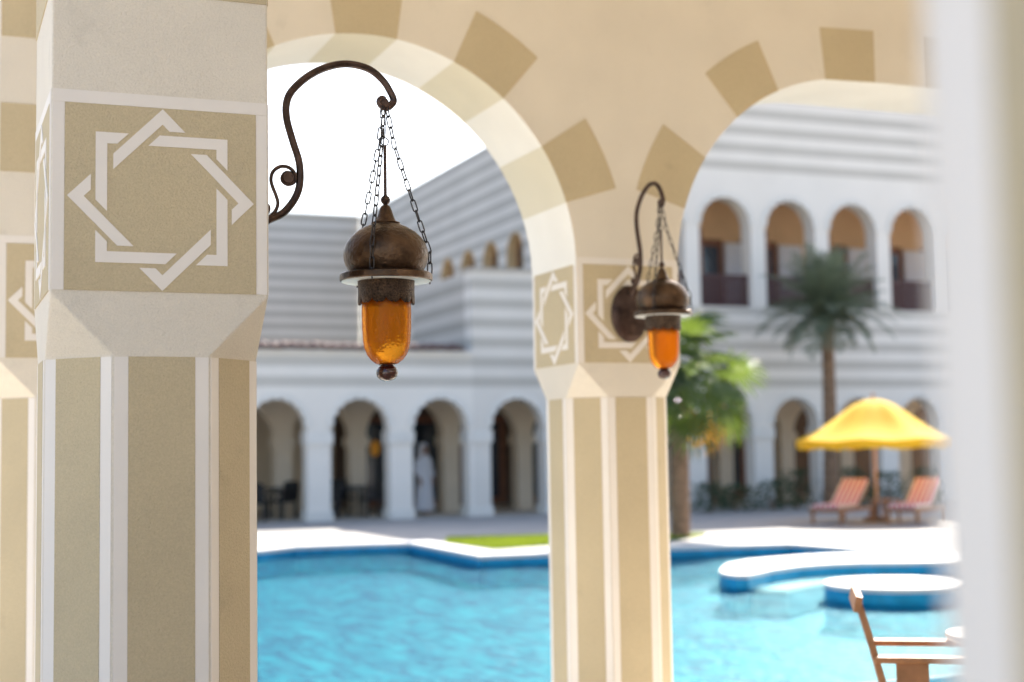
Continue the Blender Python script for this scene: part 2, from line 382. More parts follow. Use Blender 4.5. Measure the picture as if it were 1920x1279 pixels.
# ------------------------------------------------------------------ the ground, the pool
POOL = [(-14, 9.35), (0.1, 9.3), (0.2, 7.95), (12.2, 7.95), (13, 8.05), (13.2, 12), (13.0, 16.1), (12.64, 18.3), (12.5, 19.6), (10.66, 20.0), (8.5, 19.87), (7.47, 19.93),
        (7.59, 23.55), (6.9, 23.72), (5.69, 23.78), (4.94, 23.1), (2.5, 22.3), (-14, 22.0)]
def sheet(name, loops, z, m, kind='structure'):
    pts = [p for L in loops for p in L]
    tri = tessellate_polygon([[Vector((x, y, 0)) for x, y in L] for L in loops])
    mb = MB(); mb.v = [(x, y, z) for x, y in pts]; mb.f = [tuple(t) for t in tri]
    o = mb.build(name, m)
    me = o.data
    for p in me.polygons:
        if p.normal.z < 0: me.flip_normals(); break
    return tag(o, kind=kind)
sheet('pool_deck', [[(-400, -400), (400, -400), (400, 700), (-400, 700)], POOL, [(0.2, -2.4), (12, -2.4), (12, 7.92), (0.2, 7.92)]], 0.0, M['deck'])
def inset(poly, d):
    # offset of a counter-clockwise loop, inwards for d > 0
    res = []; n = len(poly)
    for i in range(n):
        a, b, c = Vector(poly[i - 1]), Vector(poly[i]), Vector(poly[(i + 1) % n])
        n1 = Vector((-(b - a).y, (b - a).x)).normalized(); n2 = Vector((-(c - b).y, (c - b).x)).normalized()
        k = (n1 + n2); k = k / max(0.35, k.length_squared / 2 if k.length > 0 else 1) if k.length > 1e-6 else n1
        q = b + (n1 + n2) / (1 + n1.dot(n2)) * d if (1 + n1.dot(n2)) > 0.2 else b + n1 * d
        res.append((q.x, q.y))
    return res
mb = MB()
DEP = -0.44
for (a, b) in zip(POOL, POOL[1:] + POOL[:1]):
    mb.quad((a[0], a[1], 0), (b[0], b[1], 0), (b[0], b[1], DEP), (a[0], a[1], DEP))
tag(mb.build('pool_wall', M['walltile']), kind='structure')
sheet('pool_floor', [POOL], DEP, M['mosaic_light_ripples'])
sheet('water', [POOL], -0.12, M['water'])
mb = MB()
outl = inset(POOL, -0.42); inn = inset(POOL, 0.025)
n = len(POOL)
for i in range(n):
    j = (i + 1) % n
    if POOL[i][1] < 9 and POOL[j][1] < 9: continue
    a, b, c, d = inn[i], inn[j], outl[j], outl[i]
    mb.quad((*a, 0.03), (*b, 0.03), (*c, 0.03), (*d, 0.03)); mb.quad((*a, -0.03), (*b, -0.03), (*b, 0.03), (*a, 0.03)); mb.quad((*d, -0.01), (*c, -0.01), (*c, 0.03), (*d, 0.03))
tag(mb.build('pool_coping', M['white']), kind='structure')
# curved spur wall and the round plunge pool rim that stand in the pool
SPUR = [(8.82, 15.27), (8.93, 15.6), (9.13, 15.91), (9.57, 16.54), (10.14, 16.98), (10.65, 17.15), (11.18, 17.27), (11.68, 17.29), (12.34, 17.15), (13.3, 16.5), (13.4, 14.9), (12.31, 15.21), (11.61, 15.53), (11.15, 15.79), (10.72, 15.87), (10.22, 15.79), (9.62, 15.49), (9.24, 15.18), (8.96, 14.98), (8.84, 15.05)]
STEP = [(8.99, 14.95), (9.62, 15.40), (10.22, 15.72), (10.72, 15.8), (11.15, 15.72), (11.6, 15.4), (11.5, 14.95), (10.9, 15.25), (10.3, 15.2), (9.8, 14.95), (9.25, 14.6)]
def raised(name, poly, z0, z1):
    mb = MB(); mb.prism(poly, lambda u, v, d: (u, v, d), z0, z1 - 0.05); a = mb.build(name, M['walltile']); tag(a, kind='structure')
    mb = MB(); mb.prism(poly, lambda u, v, d: (u, v, d), z1 - 0.05, z1); b = mb.build('coping', M['white'], a)
    return a
raised('pool_spur', SPUR, DEP, 0.034)
raised('pool_island', arc(9.79, 13.29, 0.77, 0, 2 * PI * 35 / 36, 35), DEP, 0.034)
mb = MB(); mb.prism(STEP, lambda u, v, d: (u, v, d), DEP, -0.17); tag(mb.build('pool_step', M['white']), kind='structure')
# lawn
LAWN = [(8.25, 21.35), (9.4, 21.75), (11.7, 21.75), (12.7, 22.6), (10.3, 23.9), (8.6, 24.5), (8.15, 23.4)]
sheet('lawn', [LAWN], 0.006, M['grass_base'])
def inside(x, y, P):
    r = False
    for (x0, y0), (x1, y1) in zip(P, P[1:] + P[:1]):
        if (y0 > y) != (y1 > y) and x < (x1 - x0) * (y - y0) / (y1 - y0) + x0: r = not r
    return r
mb = MB(); rg = random.Random(3)
k = 0
while k < 14000:
    x = rg.uniform(8, 13); y = rg.uniform(21, 25)
    if not inside(x, y, LAWN): continue
    k += 1; a = rg.uniform(0, 2 * PI); h = rg.uniform(0.04, 0.09); b = 0.009; dx = rg.uniform(-.03, .03); dy = rg.uniform(-.03, .03)
    mb.quad((x - b * math.cos(a), y - b * math.sin(a), 0.004), (x + b * math.cos(a), y + b * math.sin(a), 0.004), (x + dx, y + dy, h))
g = mb.build('grass', M['grass'], fix=False); tag(g, kind='stuff')

# ------------------------------------------------------------------ gallery: columns, arcade wall, unseen added ceiling
W = 0.62; HW = W / 2; K = 0.137; ZTAP = 1.794; ZBLK = 1.972; ZSP = 2.505; ZPT = 2.5156; ZPB = 1.978; PM = 0.0372
OCT = [(-K, -HW), (K, -HW), (HW, -K), (HW, K), (K, HW), (-K, HW), (-HW, K), (-HW, -K)]
SH = 0.188; DI = 0.263; SWD = 0.032; GAP = 0.015
def star_poly():
    dd = DI / math.sqrt(2); q = math.sqrt(2); s1 = (dd - SWD - GAP) * q; s2 = (dd + GAP) * q; i = SH - SWD
    return [(SH - s1, SH), (SH, SH), (SH, s2 - SH), (i, s2 - i), (i, i), (i - s1, i)]
STAR = star_poly()
def rot2(p, a): return (p[0] * math.cos(a) - p[1] * math.sin(a), p[0] * math.sin(a) + p[1] * math.cos(a))

def face_frames():
    # four block faces: origin on the face centre, u to the right seen from outside, outward normal
    return {'front': (lambda u, z, d: (u, -HW - d, z)), 'left': (lambda u, z, d: (-HW - d, -u, z)),
            'right': (lambda u, z, d: (HW + d, u, z)), 'back': (lambda u, z, d: (-u, HW + d, z))}
FR = face_frames()
def column(label, cx, cyy, ztop, bands=False, faces=('front', 'left', 'right'), group=None, plain=False, m=0.043):
    t = thing('gallery_column', label, 'column', (cx, cyy, 0), 0, group)
    mb = MB(); i = 0
    mb.v = [(x, y, 0.09) for x, y in OCT] + [(x, y, ZTAP) for x, y in OCT]
    for k in range(8): mb.f.append((k, (k + 1) % 8, 8 + (k + 1) % 8, 8 + k))
    b = len(mb.v); mb.v += [(-HW, -HW, ZBLK), (HW, -HW, ZBLK), (HW, HW, ZBLK), (-HW, HW, ZBLK)]
    mb.f += [(8, 9, b + 1, b), (9, 10, b + 1), (10, 11, b + 2, b + 1), (11, 12, b + 2), (12, 13, b + 3, b + 2), (13, 14, b + 3), (14, 15, b, b + 3), (15, 8, b)]
    c = len(mb.v); mb.v += [(-HW, -HW, ztop), (HW, -HW, ztop), (HW, HW, ztop), (-HW, HW, ztop)]
    for k in range(4): mb.f.append((b + k, b + (k + 1) % 4, c + (k + 1) % 4, c + k))
    mb.f.append((c, c + 1, c + 2, c + 3)); mb.f.append(tuple(reversed(range(8))))
    o = mb.build('shaft', M['plain'] if plain else M['plaster'], t)
    bv = o.modifiers.new('soft', 'BEVEL'); bv.width = 0.006; bv.segments = 2; bv.limit_method = 'ANGLE'; bv.angle_limit = R(20)
    mb = MB(); mb.box(-HW - .03, HW + .03, -HW - .03, HW + .03, -0.12, 0.09); mb.build('plinth', M['plaster'], t)
    # painted strips of the shaft: white edge slabs with the tan panel between
    for k in range(0 if plain else 8):
        (x0, y0), (x1, y1) = OCT[k], OCT[(k + 1) % 8]
        a = Vector((x0, y0)); bb = Vector((x1, y1)); L = (bb - a).length; ux = (bb - a) / L; nrm = Vector((ux.y, -ux.x))
        f = lambda u, z, d, a=a, ux=ux, nrm=nrm: (a.x + ux.x * u + nrm.x * d, a.y + ux.y * u + nrm.y * d, z)
        mb = MB(); mb.prism([(m, 0.14), (L - m, 0.14), (L - m, ZTAP - 0.003), (m, ZTAP - 0.003)], f, -0.004, 0.0028)
        mb.build('shaft_panel', M['tan'], t)
        for u0, u1 in ((0.004, m - 0.0006), (L - m + 0.0006, L - 0.004)):
            mb = MB(); mb.prism([(u0, 0.14), (u1, 0.14), (u1, ZTAP - 0.004), (u0, ZTAP - 0.004)], f, -0.004, 0.0016)
            mb.build('edge_strip', M['border'], t)
    for fn in faces:
        f = FR[fn]
        mb = MB(); h = HW - PM
        mb.prism([(-h, ZPB), (h, ZPB), (h, ZPT), (-h, ZPT)], f, -0.004, 0.003); pnl = mb.build('star_panel', M['tan'], t)
        mb = MB()
        for pts in ([(-HW + .004, ZPB), (-h - .0008, ZPB), (-h - .0008, ZPT), (-HW + .004, ZPT)], [(h + .0008, ZPB), (HW - .004, ZPB), (HW - .004, ZPT), (h + .0008, ZPT)],
                    [(-HW + .004, ZPT + .0008), (HW - .004, ZPT + .0008), (HW - .004, ZPT + PM), (-HW + .004, ZPT + PM)]):
            mb.prism(pts, f, -0.004, 0.0017)
        mb.build('panel_border', M['border'], t)
        zc = (ZPB + ZPT) / 2
        for s in range(8):
            mb = MB(); mb.prism([(lambda r: (r[0], r[1] + zc))(rot2(p, s * PI / 4)) for p in STAR], f, 0.001, 0.0052)
            mb.build('star_band', M['border'], pnl)
        if bands:
            z = ZPT + PM + 0.302; on = True
            while z < ztop - 0.02:
                if on:
                    mb = MB(); mb.prism([(-HW + .004, z), (HW - .004, z), (HW - .004, min(z + 0.327, ztop - .004)), (-HW + .004, min(z + 0.327, ztop - .004))], f, -0.004, 0.0026)
                    mb.build('painted_band', M['tan'], t)
                z += 0.327 if on else 0.32
                on = not on
    return t
YF = 32.88; Y2 = 7.168; YC = Y2 + HW; CEIL = 4.55
near_col = column('large sharp column with the scrolled iron lamp bracket on its side', 0.632, 4.268 + HW, CEIL, True)
left_pier = column('column at the far left edge half hidden behind the large front column', 0.6185, YC, ZSP, False, ('front', 'left'))
mid_col = column('octagonal column between the two arches with an oval lamp plate on its face', 3.579, YC, ZSP, False, ('front', 'left', 'right'))
end_col = column('column ending the wide right arch, behind the blurred foreground column', 9.08, YC, ZSP, False, ('left',))
right_col = column('very blurred white column closest to the camera at the right edge', 0.828, 0.522, CEIL, True, ('front', 'left'), m=0.057)

RA = 1.1705; C1 = 2.09875; C2 = 5.0595; C2R = 7.60
aw = thing('arcade_wall', 'beige arcade wall with tan wedge stripes fanned around its arches', 'wall', (0, Y2, 0))
mb = MB()
N = 96
cv1 = arc(C1, ZSP, RA, PI, 0, N)
cv2 = arc(C2, ZSP, RA, PI, PI / 2, N // 2) + arc(C2R, ZSP, RA, PI / 2, 0, N // 2)
arch_wall(mb, 0.3085, 9.39, ZSP, 5.2, [(C1 - RA, C1 + RA, 0, cv1), (C2 - RA, C2R + RA, 0, cv2)], 0, W, XYZ)
mb.build('wall', M['plaster'], aw)
RO = 1.483
def wedge(cx, a0, a1, poly=None):
    pl = poly or (arc(cx, ZSP, RA - 0.002, a0, a1, 8) + list(reversed(arc(cx, ZSP, RO, a0, a1, 8))))
    mb = MB(); mb.prism(pl, lambda u, v, d: (u, -d, v), -0.003, 0.0028); mb.build('voussoir', M['tan'], aw)
    if poly is None:
        mb = MB()
        A = arc(cx, ZSP, RA - 0.0028, a0, a1, 10); B = arc(cx, ZSP, RA + 0.002, a0, a1, 10)
        mb.prism(A + list(reversed(B)), lambda u, v, d: (u, d, v), 0.002, W - 0.002); mb.build('soffit_band', M['soffit'], aw)
HA = R(8.1)
for c in (25.2, 57.6, 90, 122.4, 154.8): wedge(C1, R(c) - HA, R(c) + HA)
for c in (154.8, 122.4): wedge(C2, R(c) - HA, R(c) + HA)
zt = ZSP + RA
wedge(C2, 0, 0, [(4.905, zt - .012), (5.255, zt - .002), (5.255, ZSP + RO), (4.875, ZSP + RO - .012)])
for x in (5.63, 6.37, 7.11): wedge(0, 0, 0, [(x, zt - .002), (x + .37, zt - .002), (x + .37, ZSP + RO), (x, ZSP + RO)])
for c in (25.2, 57.6): wedge(C2R, R(c) - HA, R(c) + HA)
def soffit_light(cx, a0, a1):
    mb = MB(); A = arc(cx, ZSP, RA - 0.0026, a0, a1, 12); B = arc(cx, ZSP, RA + 0.002, a0, a1, 12)
    mb.prism(A + list(reversed(B)), lambda u, v, d: (u, d, v), 0.002, W - 0.002); mb.build('soffit_band', M['soffit_lit'], aw)
G_ = R(0.03)
an = [0.0] + sum([[R(c) - HA, R(c) + HA] for c in (25.2, 57.6, 90, 122.4, 154.8)], []) + [PI]
for a0, a1 in zip(an[::2], an[1::2]): soffit_light(C1, a0 + G_, a1 - G_)
for a0, a1 in ((R(90), R(122.4) - HA), (R(122.4) + HA, R(154.8) - HA), (R(154.8) + HA, PI)): soffit_light(C2, a0 + G_, a1 - G_)
for a0, a1 in ((0, R(25.2) - HA), (R(25.2) + HA, R(57.6) - HA), (R(57.6) + HA, R(90))): soffit_light(C2R, a0 + G_, a1 - G_)
mb = MB(); mb.box(C2 + .002, C2R - .002, 0.002, W - 0.002, zt - 0.0026, zt + 0.002); mb.build('soffit_band', M['soffit_lit'], aw)
# corner pilaster bands on the left pier
z = ZPT + PM + 0.302; on = True
while z < 5.1:
    if on:
        mb = MB(); mb.prism([(0.3125, z), (0.60, z), (0.60, z + 0.327), (0.3125, z + 0.327)], lambda u, v, d: (u, -d, v), -0.003, 0.0026); mb.build('painted_band', M['tan'], aw)
    z += 0.327 if on else 0.32
    on = not on
mb = MB(); mb.box(0.2, 12, -1.2, Y2 - 0.002, CEIL, CEIL + 0.25); tag(mb.build('gallery_or_added_ceiling', M['gallery_or_added_ceiling']), kind='structure')  # unseen ceiling, added only for its effect on the light
sheet('left_bounce_sheet', [[(-40, -30), (0.19, -30), (0.19, 8.85), (-40, 8.85)]], 0.006, M['pale'])  # unseen pale ground sheet, added to bounce light onto left-facing sides
sheet('arcade_walk_floor', [[(-0.6, YF - .02), (34, YF - .02), (34, 40.4), (-0.6, 40.4)]], 0.006, M['pale'])
GF = -0.12
sheet('gallery_floor', [[(0.2, -2.4), (12, -2.4), (12, 5.4), (0.2, 5.4)]], GF, M['gallery_floor'])
sheet('threshold_bounce_strip', [[(0.2, 5.403), (12, 5.403), (12, 7.949), (0.2, 7.949)]], GF, M['threshold_bounce'])  # unseen floor strip, made this white to bounce light up to the soffits
mb = MB(); mb.quad((0.2, -2.4, GF), (0.2, 7.92, GF), (0.2, 7.92, 0), (0.2, -2.4, 0)); mb.quad((12, -2.4, GF), (12, 7.92, GF), (12, 7.92, 0), (12, -2.4, 0)); tag(mb.build('floor_step', M['pale']), kind='structure')
gw = thing('gallery_wall', 'warm beige wall closing the gallery behind the camera', 'wall', (9, -2, 0))
mb = MB(); mb.box(1.6, 12, -2.7, -2.4, -0.12, CEIL - .002); mb.build('wall', M['gallery_or_added_ceiling'], gw, (9, -2, 0))
mb = MB(); mb.box(11.7, 12, -2.398, Y2 - .01, -0.12, CEIL - .002); mb.build('end_wall', M['gallery_or_added_ceiling'], gw, (9, -2, 0))

# ------------------------------------------------------------------ the hotel across the pool
YF = 32.88
bays = lambda a, b: [13.35 + 1.97 * k for k in range(a, b)]
def low_op(x, w=0.71, zs=2.13): return (x - w, x + w, 0, [(x - w, zs)] + arc(x, zs, w, PI, 0, 16)[1:-1] + [(x + w, zs)])
def up_op(x, w=0.77): return (x - w, x + w, 5.18, arc(x, 7.3, w, PI, 0, 16))
def trim(t, o, x, zs, w_):
    # raised arch band with a scalloped inner edge
    A = arc(x, zs, w_ + 0.11, PI, 0, 24); n = 54
    B = [(x + (w_ - 0.055 * abs(math.sin(9 * a))) * math.cos(a), zs + (w_ - 0.055 * abs(math.sin(9 * a))) * math.sin(a)) for a in [PI * k / n for k in range(n + 1)]]
    mb = MB(); mb.prism(A + B, lambda u, v, d: (u, YF - d, v), -0.05, 0.035); mb.build('arch_trim', M['fwhite'], t, o)
def arcade_parts(t, o, xs):
    for x in xs:
        trim(t, o, x, 2.13, 0.71)
def piers(t, o, xs):
    for x in xs:
        mb = MB(); mb.box(x - 0.315, x + 0.315, YF - 0.04, YF + 0.54, 1.75, 2.05); mb.build('capital', M['fwhite'], t, o)
        mb = MB(); mb.box(x - 0.31, x + 0.31, YF - 0.05, YF + 0.55, 0, 0.22); mb.build('pier_base', M['fwhite'], t, o)

# low arcade wing on the left with the terrace behind it
o = (6, YF, 0)
lw = thing('arcade_wing', 'low white arcade with the white robed person and a tiled parapet', 'building', o)
mb = MB(); xsA = bays(-6, 0)
arch_wall(mb, -0.6, 12.2, 0, 3.86, [low_op(x) for x in xsA], YF, YF + 0.5, XYZ); mb.build('arcade_wall', M['facade'], lw, o)
arcade_parts(lw, o, xsA); piers(lw, o, [x + 0.985 for x in xsA[:-1]])
mb = MB(); mb.box(-0.6, 12.2, YF + 0.5, 42, 3.5, 3.7); mb.build('terrace_slab', M['terrace'], lw, o)
mb = MB(); mb.box(-0.6, 12.2, YF - 0.06, YF + 0.56, 3.86, 3.93); mb.build('cornice', M['fwhite'], lw, o)
tm = MB(); n8 = 6
for k in range(n8):
    a0 = PI * k / n8; a1 = PI * (k + 1) / n8
    for r_, s_ in ((0.12, 1),):
        tm.quad((0.12 * math.cos(a0), -0.14, 0.12 * math.sin(a0)), (0.12 * math.cos(a1), -0.14, 0.12 * math.sin(a1)), (0.12 * math.cos(a1), 0.5, 0.12 * math.sin(a1) + 0.12), (0.12 * math.cos(a0), 0.5, 0.12 * math.sin(a0) + 0.12))
tm.quad(*[(0.12 * math.cos(PI * k / n8), -0.14, 0.12 * math.sin(PI * k / n8)) for k in range(n8 + 1)])
tile0 = tm.build('roof_tile', M['tile'], lw); tile0.location = (6.5 - 6, 0.02, 3.935)
x = 6.72
while x < 12.1:
    part('roof_tile', tile0.data, None, lw, (x - 6, 0.02 + random.uniform(-.02, .02), 3.935 + random.uniform(-.012, .02)), (0, 0, random.uniform(-.05, .05))); x += 0.245

# terrace block, between the low wing and the tall block
o = (14, YF, 0)
tb = thing('terrace_block', 'two storey striped block between the low arcade and the tall wing', 'building', o)
mb = MB(); xsB = bays(0, 1)
arch_wall(mb, 12.2, 15.995, 0, 5.9, [low_op(x) for x in xsB] + [low_op(15.32, 0.62)], YF + 0.001, YF + 0.5, XYZ); mb.build('arcade_wall', M['terrace_stripes'], tb, o)
arcade_parts(tb, o, xsB); piers(tb, o, [12.365, 14.335])
mb = MB(); mb.box(12.2, 15.995, YF + 0.5, 42, 3.5, 3.7); mb.build('floor_slab', M['beige'], tb, o)
mb = MB(); mb.box(12.2, 12.5, YF + 0.5, 37.5, 3.86, 5.9); mb.build('side_wall', M['side_shade_stripes'], tb, o)
mb = MB(); mb.box(12.15, 15.99, YF - 0.05, YF + 0.55, 5.9, 5.98); mb.build('coping', M['side_shade_stripes'], tb, o)

# tall block on the right with upper gallery
o = (22, YF, 0)
tall = thing('striped_hotel_wing', 'tall white striped wing with arched balconies above its arcade', 'building', o)
mb = MB(); xsC = bays(2, 10)
arch_wall(mb, 16.0, 34, 0, 3.9, [low_op(x) for x in xsC], YF, YF + 0.5, XYZ)
arch_wall(mb, 16.0, 34, 3.9, 10.95, [up_op(x) for x in xsC], YF, YF + 0.5, XYZ); mb.build('facade_wall', M['facade'], tall, o)
arcade_parts(tall, o, xsC); piers(tall, o, [x + 0.985 for x in xsC[:-1]])
mb = MB(); mb.box(15.9, 34, YF - 0.06, YF + 0.6, 10.95, 11.05); mb.build('cornice', M['fwhite'], tall, o)
mb = MB(); mb.box(16.5, 34, YF + 0.5, 42, 3.6, 4.9); mb.build('floor_slab', M['beige'], tall, o)
mb = MB(); mb.box(16.5, 34, YF + 0.5, 42, 8.5, 8.7); mb.build('gallery_or_added_ceiling', M['tanroom'], tall, o)
mb = MB(); mb.box(16.5, 34, YF + 3.0, YF + 3.2, 4.9, 8.5); mb.build('gallery_wall', M['tanroom'], tall, o)
for x in xsC:
    # upper balcony: surround, railing, door leaves
    trim(tall, o, x, 7.3, 0.77)
    mb = MB()
    mb.box(x - 0.77, x + 0.77, YF + 0.20, YF + 0.27, 5.96, 6.04); mb.box(x - 0.77, x + 0.77, YF + 0.20, YF + 0.27, 5.2, 5.26)
    for k in range(18):
        u = x - 0.74 + k * 1.48 / 17; mb.box(u - 0.026, u + 0.026, YF + 0.215, YF + 0.255, 5.26, 5.96)
    mb.build('railing', M['railing'], tall, o)
    dx = 0.55 if x < 20 else (0.75 if x > 22 else 0.35)
    mb = MB(); mb.box(x + dx - 0.15, x + dx + 1.05, YF + 2.90, YF + 2.998, 4.9, 7.4); d = mb.build('door', M['wood'], tall, o)
    mb = MB(); mb.box(x + dx + 0.0, x + dx + 0.9, YF + 2.88, YF + 2.905, 5.1, 7.2); mb.build('pane', M['glass'], d, (0, 0, 0)); d.children[0].location = (-o[0], -o[1], -o[2])
    mb = MB(); mb.box(x - 0.66, x - 0.52, YF + 0.3, YF + 0.42, 5.2, 7.25); mb.build('shutter', M['wood'], tall, o)
    mb = MB(); mb.box(x + dx + 1.08, x + dx + 1.85, YF + 2.8, YF + 2.9, 4.92, 7.3); mb.build('white_curtain', M['cloth'], tall, o)
# its side wall that runs back along the terrace
mb = MB(); F2 = lambda u, v, z: (16.0 + v, u, z)
wy = [39.4, 41.4, 43.4, 45.35]; wb = [6.80, 6.88, 7.22, 7.28]
ops = []
for y, zb in zip(wy, wb): ops.append((y - 0.66, y + 0.66, zb, arc(y, 7.30, 0.66, PI, 0, 14)))
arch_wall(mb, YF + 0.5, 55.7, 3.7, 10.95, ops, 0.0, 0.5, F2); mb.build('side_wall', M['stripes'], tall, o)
for y, zb in zip(wy, wb):
    mb = MB(); mb.box(16.36, 16.44, y - 0.66, y + 0.66, zb, 8.0); wnd = mb.build('window', M['glass'], tall, o)
    mb = MB(); A = arc(y, 7.30, 0.66, PI, 0, 12); B = arc(y, 7.30, 0.54, 0, PI, 12)
    mb.prism([(y - 0.66, zb + .002)] + A + [(y + 0.66, zb + .002), (y + 0.54, zb + .002)] + B + [(y - 0.54, zb + .002)], lambda u, v, d: (16.3 + d, u, v), 0, 0.055)
    fr = mb.build('frame', M['teak'], wnd, o)
    mb = MB(); A = arc(y, 7.30, 0.659, PI, 0, 12); B = arc(y, 7.30, 0.62, 0, PI, 12)
    mb.prism([(y - 0.659, zb + .002)] + A + [(y + 0.659, zb + .002), (y + 0.62, zb + .002)] + B + [(y - 0.62, zb + .002)], lambda u, v, d: (16.0 + d, u, v), -0.012, 0.296)
    mb.build('reveal', M['ochre'], wnd, o)

# rear wing behind the terrace
o = (6, 55.75, 0)
rw = thing('rear_wing', 'striped rear wing behind the terrace under the bright sky', 'building', o)
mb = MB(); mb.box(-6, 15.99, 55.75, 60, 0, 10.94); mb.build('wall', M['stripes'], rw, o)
mb = MB(); mb.box(-6.1, 15.99, 55.68, 60.1, 10.94, 11.02); mb.build('cornice', M['fwhite'], rw, o)

# the shaded walk behind the arcade: inner row of piers, back wall, doors
o = (14, 36.3, 0)
iw = thing('inner_arcade', 'beige inner row of arches in the shade behind the white arcade', 'building', o)
mb = MB()
xp = [0.2, 2.2, 4.2, 6.2, 8.22, 10.12, 12.6, 14.65, 16.7, 18.7, 20.7, 22.7, 24.7, 26.7, 28.7, 30.7, 32.7]
ops = []
for a, b in zip(xp, xp[1:]):
    r_ = (b - a - .42) / 2; ops.append((a + .21, b - .21, 0, [(a + .21, 1.95)] + arc((a + b) / 2, 2.75 - r_ if r_ < .8 else 1.95, r_, PI, 0, 14)[1:-1] + [(b - .21, 1.95)]))
arch_wall(mb, -0.6, 34, 0, 3.5, ops, 35.6, 36.05, XYZ); mb.build('arch_row', M['beige'], iw, o)
for x in xp[1:-1]:
    mb = MB(); mb.box(x - .27, x + .27, 35.55, 36.1, 1.72, 1.95); mb.build('capital', M['beige'], iw, o)
mb = MB(); mb.box(-0.6, 10.8, 40.5, 40.7, 0, 3.5); mb.build('back_wall', M['beige'], iw, o)
mb = MB(); mb.box(10.8, 34, 40.45, 40.7, 0, 3.5); mb.build('dark_screen', M['screen'], iw, o)
for k, x in enumerate([11.9, 13.6, 15.2, 17.2, 19.2, 21.2, 23.4]):
    mb = MB(); mb.box(x - 0.75, x + 0.75, 40.30, 40.448, 0, 2.6); d = mb.build('door', M['wood'], iw, o)
    mb = MB(); mb.box(x - 0.55, x + 0.55, 40.28, 40.31, 0.2, 2.4); mb.build('pane', M['glass'], d, o)

# ------------------------------------------------------------------ wall lanterns and their iron brackets
ARM = [(0.0, 0.125), (0.035, 0.145), (0.0706, 0.1721), (0.1174, 0.1967), (0.156, 0.2437), (0.1738, 0.2951), (0.1724, 0.3648), (0.1517, 0.4334), (0.1327, 0.5021), (0.1312, 0.5545), (0.1489, 0.598), (0.1986, 0.6478), (0.2612, 0.6849), (0.3333, 0.7035), (0.4061, 0.6935), (0.4554, 0.6598), (0.4827, 0.6205), (0.4936, 0.5943), (0.4841, 0.5773), (0.4674, 0.5671), (0.4509, 0.573), (0.4437, 0.5869), (0.453, 0.5984), (0.464, 0.5938)]
SCR = [(0.045, 0.152), (0.0741, 0.1809), (0.0932, 0.2025), (0.1019, 0.2271), (0.0968, 0.2511), (0.0848, 0.2816), (0.0797, 0.3056), (0.0867, 0.3302), (0.1076, 0.347), (0.132, 0.3485), (0.1512, 0.3374), (0.1599, 0.3187), (0.1545, 0.2992), (0.1352, 0.2912), (0.1196, 0.2991), (0.1162, 0.3128), (0.1232, 0.3236), (0.1354, 0.3208), (0.1353, 0.3104)]
SCR2 = [(0.02, 0.135), (0.045, 0.165), (0.07, 0.20), (0.072, 0.217), (0.060, 0.225), (0.048, 0.218), (0.048, 0.205), (0.058, 0.202)]
def smooth_path(P, n=6):
    r = []
    for i in range(len(P) - 1):
        p0 = Vector(P[max(i - 1, 0)]); p1 = Vector(P[i]); p2 = Vector(P[i + 1]); p3 = Vector(P[min(i + 2, len(P) - 1)])
        for k in range(n):
            t = k / n
            r.append(0.5 * ((2 * p1) + (p2 - p0) * t + (2 * p0 - 5 * p1 + 4 * p2 - p3) * t * t + (3 * p1 - p0 - 3 * p2 + p3) * t ** 3))
    r.append(Vector(P[-1])); return r
def bracket(label, loc, rz, sx, sz=1.0, dz=0.0):
    # local: x away from the wall, z up from the lantern's rim
    t = thing('lamp_bracket', label, 'bracket', loc, rz, 'scrolled lamp brackets on the columns')
    P = smooth_path([(x * sx, 0, z * sz) for x, z in ARM]); m = len(P)
    rad = [0.0125 if k < m * .8 else 0.0125 - 0.004 * (k - m * .8) / (m * .2) for k in range(m)]
    mb = MB(); mb.tube(P, rad, 8); mb.build('arm', M['iron'], t, smooth=SM)
    mb = MB(); mb.tube(smooth_path([(x * sx, 0.0, z * sz) for x, z in SCR]), 0.0062, 8); sc_ = mb.build('scroll', M['iron'], t, smooth=SM)
    mb = MB(); mb.lathe([(0.001, -0.010), (0.018, -0.009), (0.0235, 0), (0.018, 0.009), (0.001, 0.010)], 16)
    e = mb.build('scroll_eye', M['iron'], sc_, smooth=SM); e.location = (0.1352 * sx, 0, 0.3135 * sz); e.rotation_euler = (PI / 2, 0, 0)
    mb = MB(); mb.lathe([(0.001, -0.011), (0.012, -0.010), (0.0165, 0), (0.012, 0.010), (0.001, 0.011)], 16)
    e = mb.build('curl_eye', M['iron'], t, smooth=SM); e.location = (0.4610 * sx, 0, 0.584 * sz); e.rotation_euler = (PI / 2, 0, 0)
    mb = MB(); mb.tube(smooth_path([(x * sx, 0, z * sz) for x, z in SCR2]), 0.0055, 8); mb.build('small_scroll', M['iron'], t, smooth=SM)
    mb = MB(); mb.lathe([(0.155, 0), (0.155, 0.010), (0.142, 0.018), (0.10, 0.024), (0.05, 0.030), (0.001, 0.032)], 40, sx=1.0, sy=0.71)
    pl = mb.build('back_plate', M['iron'], t, smooth=SM); pl.rotation_euler = (0, PI / 2, 0); pl.location = (0, 0, 0.035)
    for zz in (0.115, -0.115):
        mb = MB(); mb.lathe([(0.009, 0), (0.009, 0.004), (0.005, 0.008), (0.0005, 0.009)], 10); s = mb.build('screw', M['bronze'], pl, smooth=SM); s.location = (zz, 0, 0.0195)
    return t

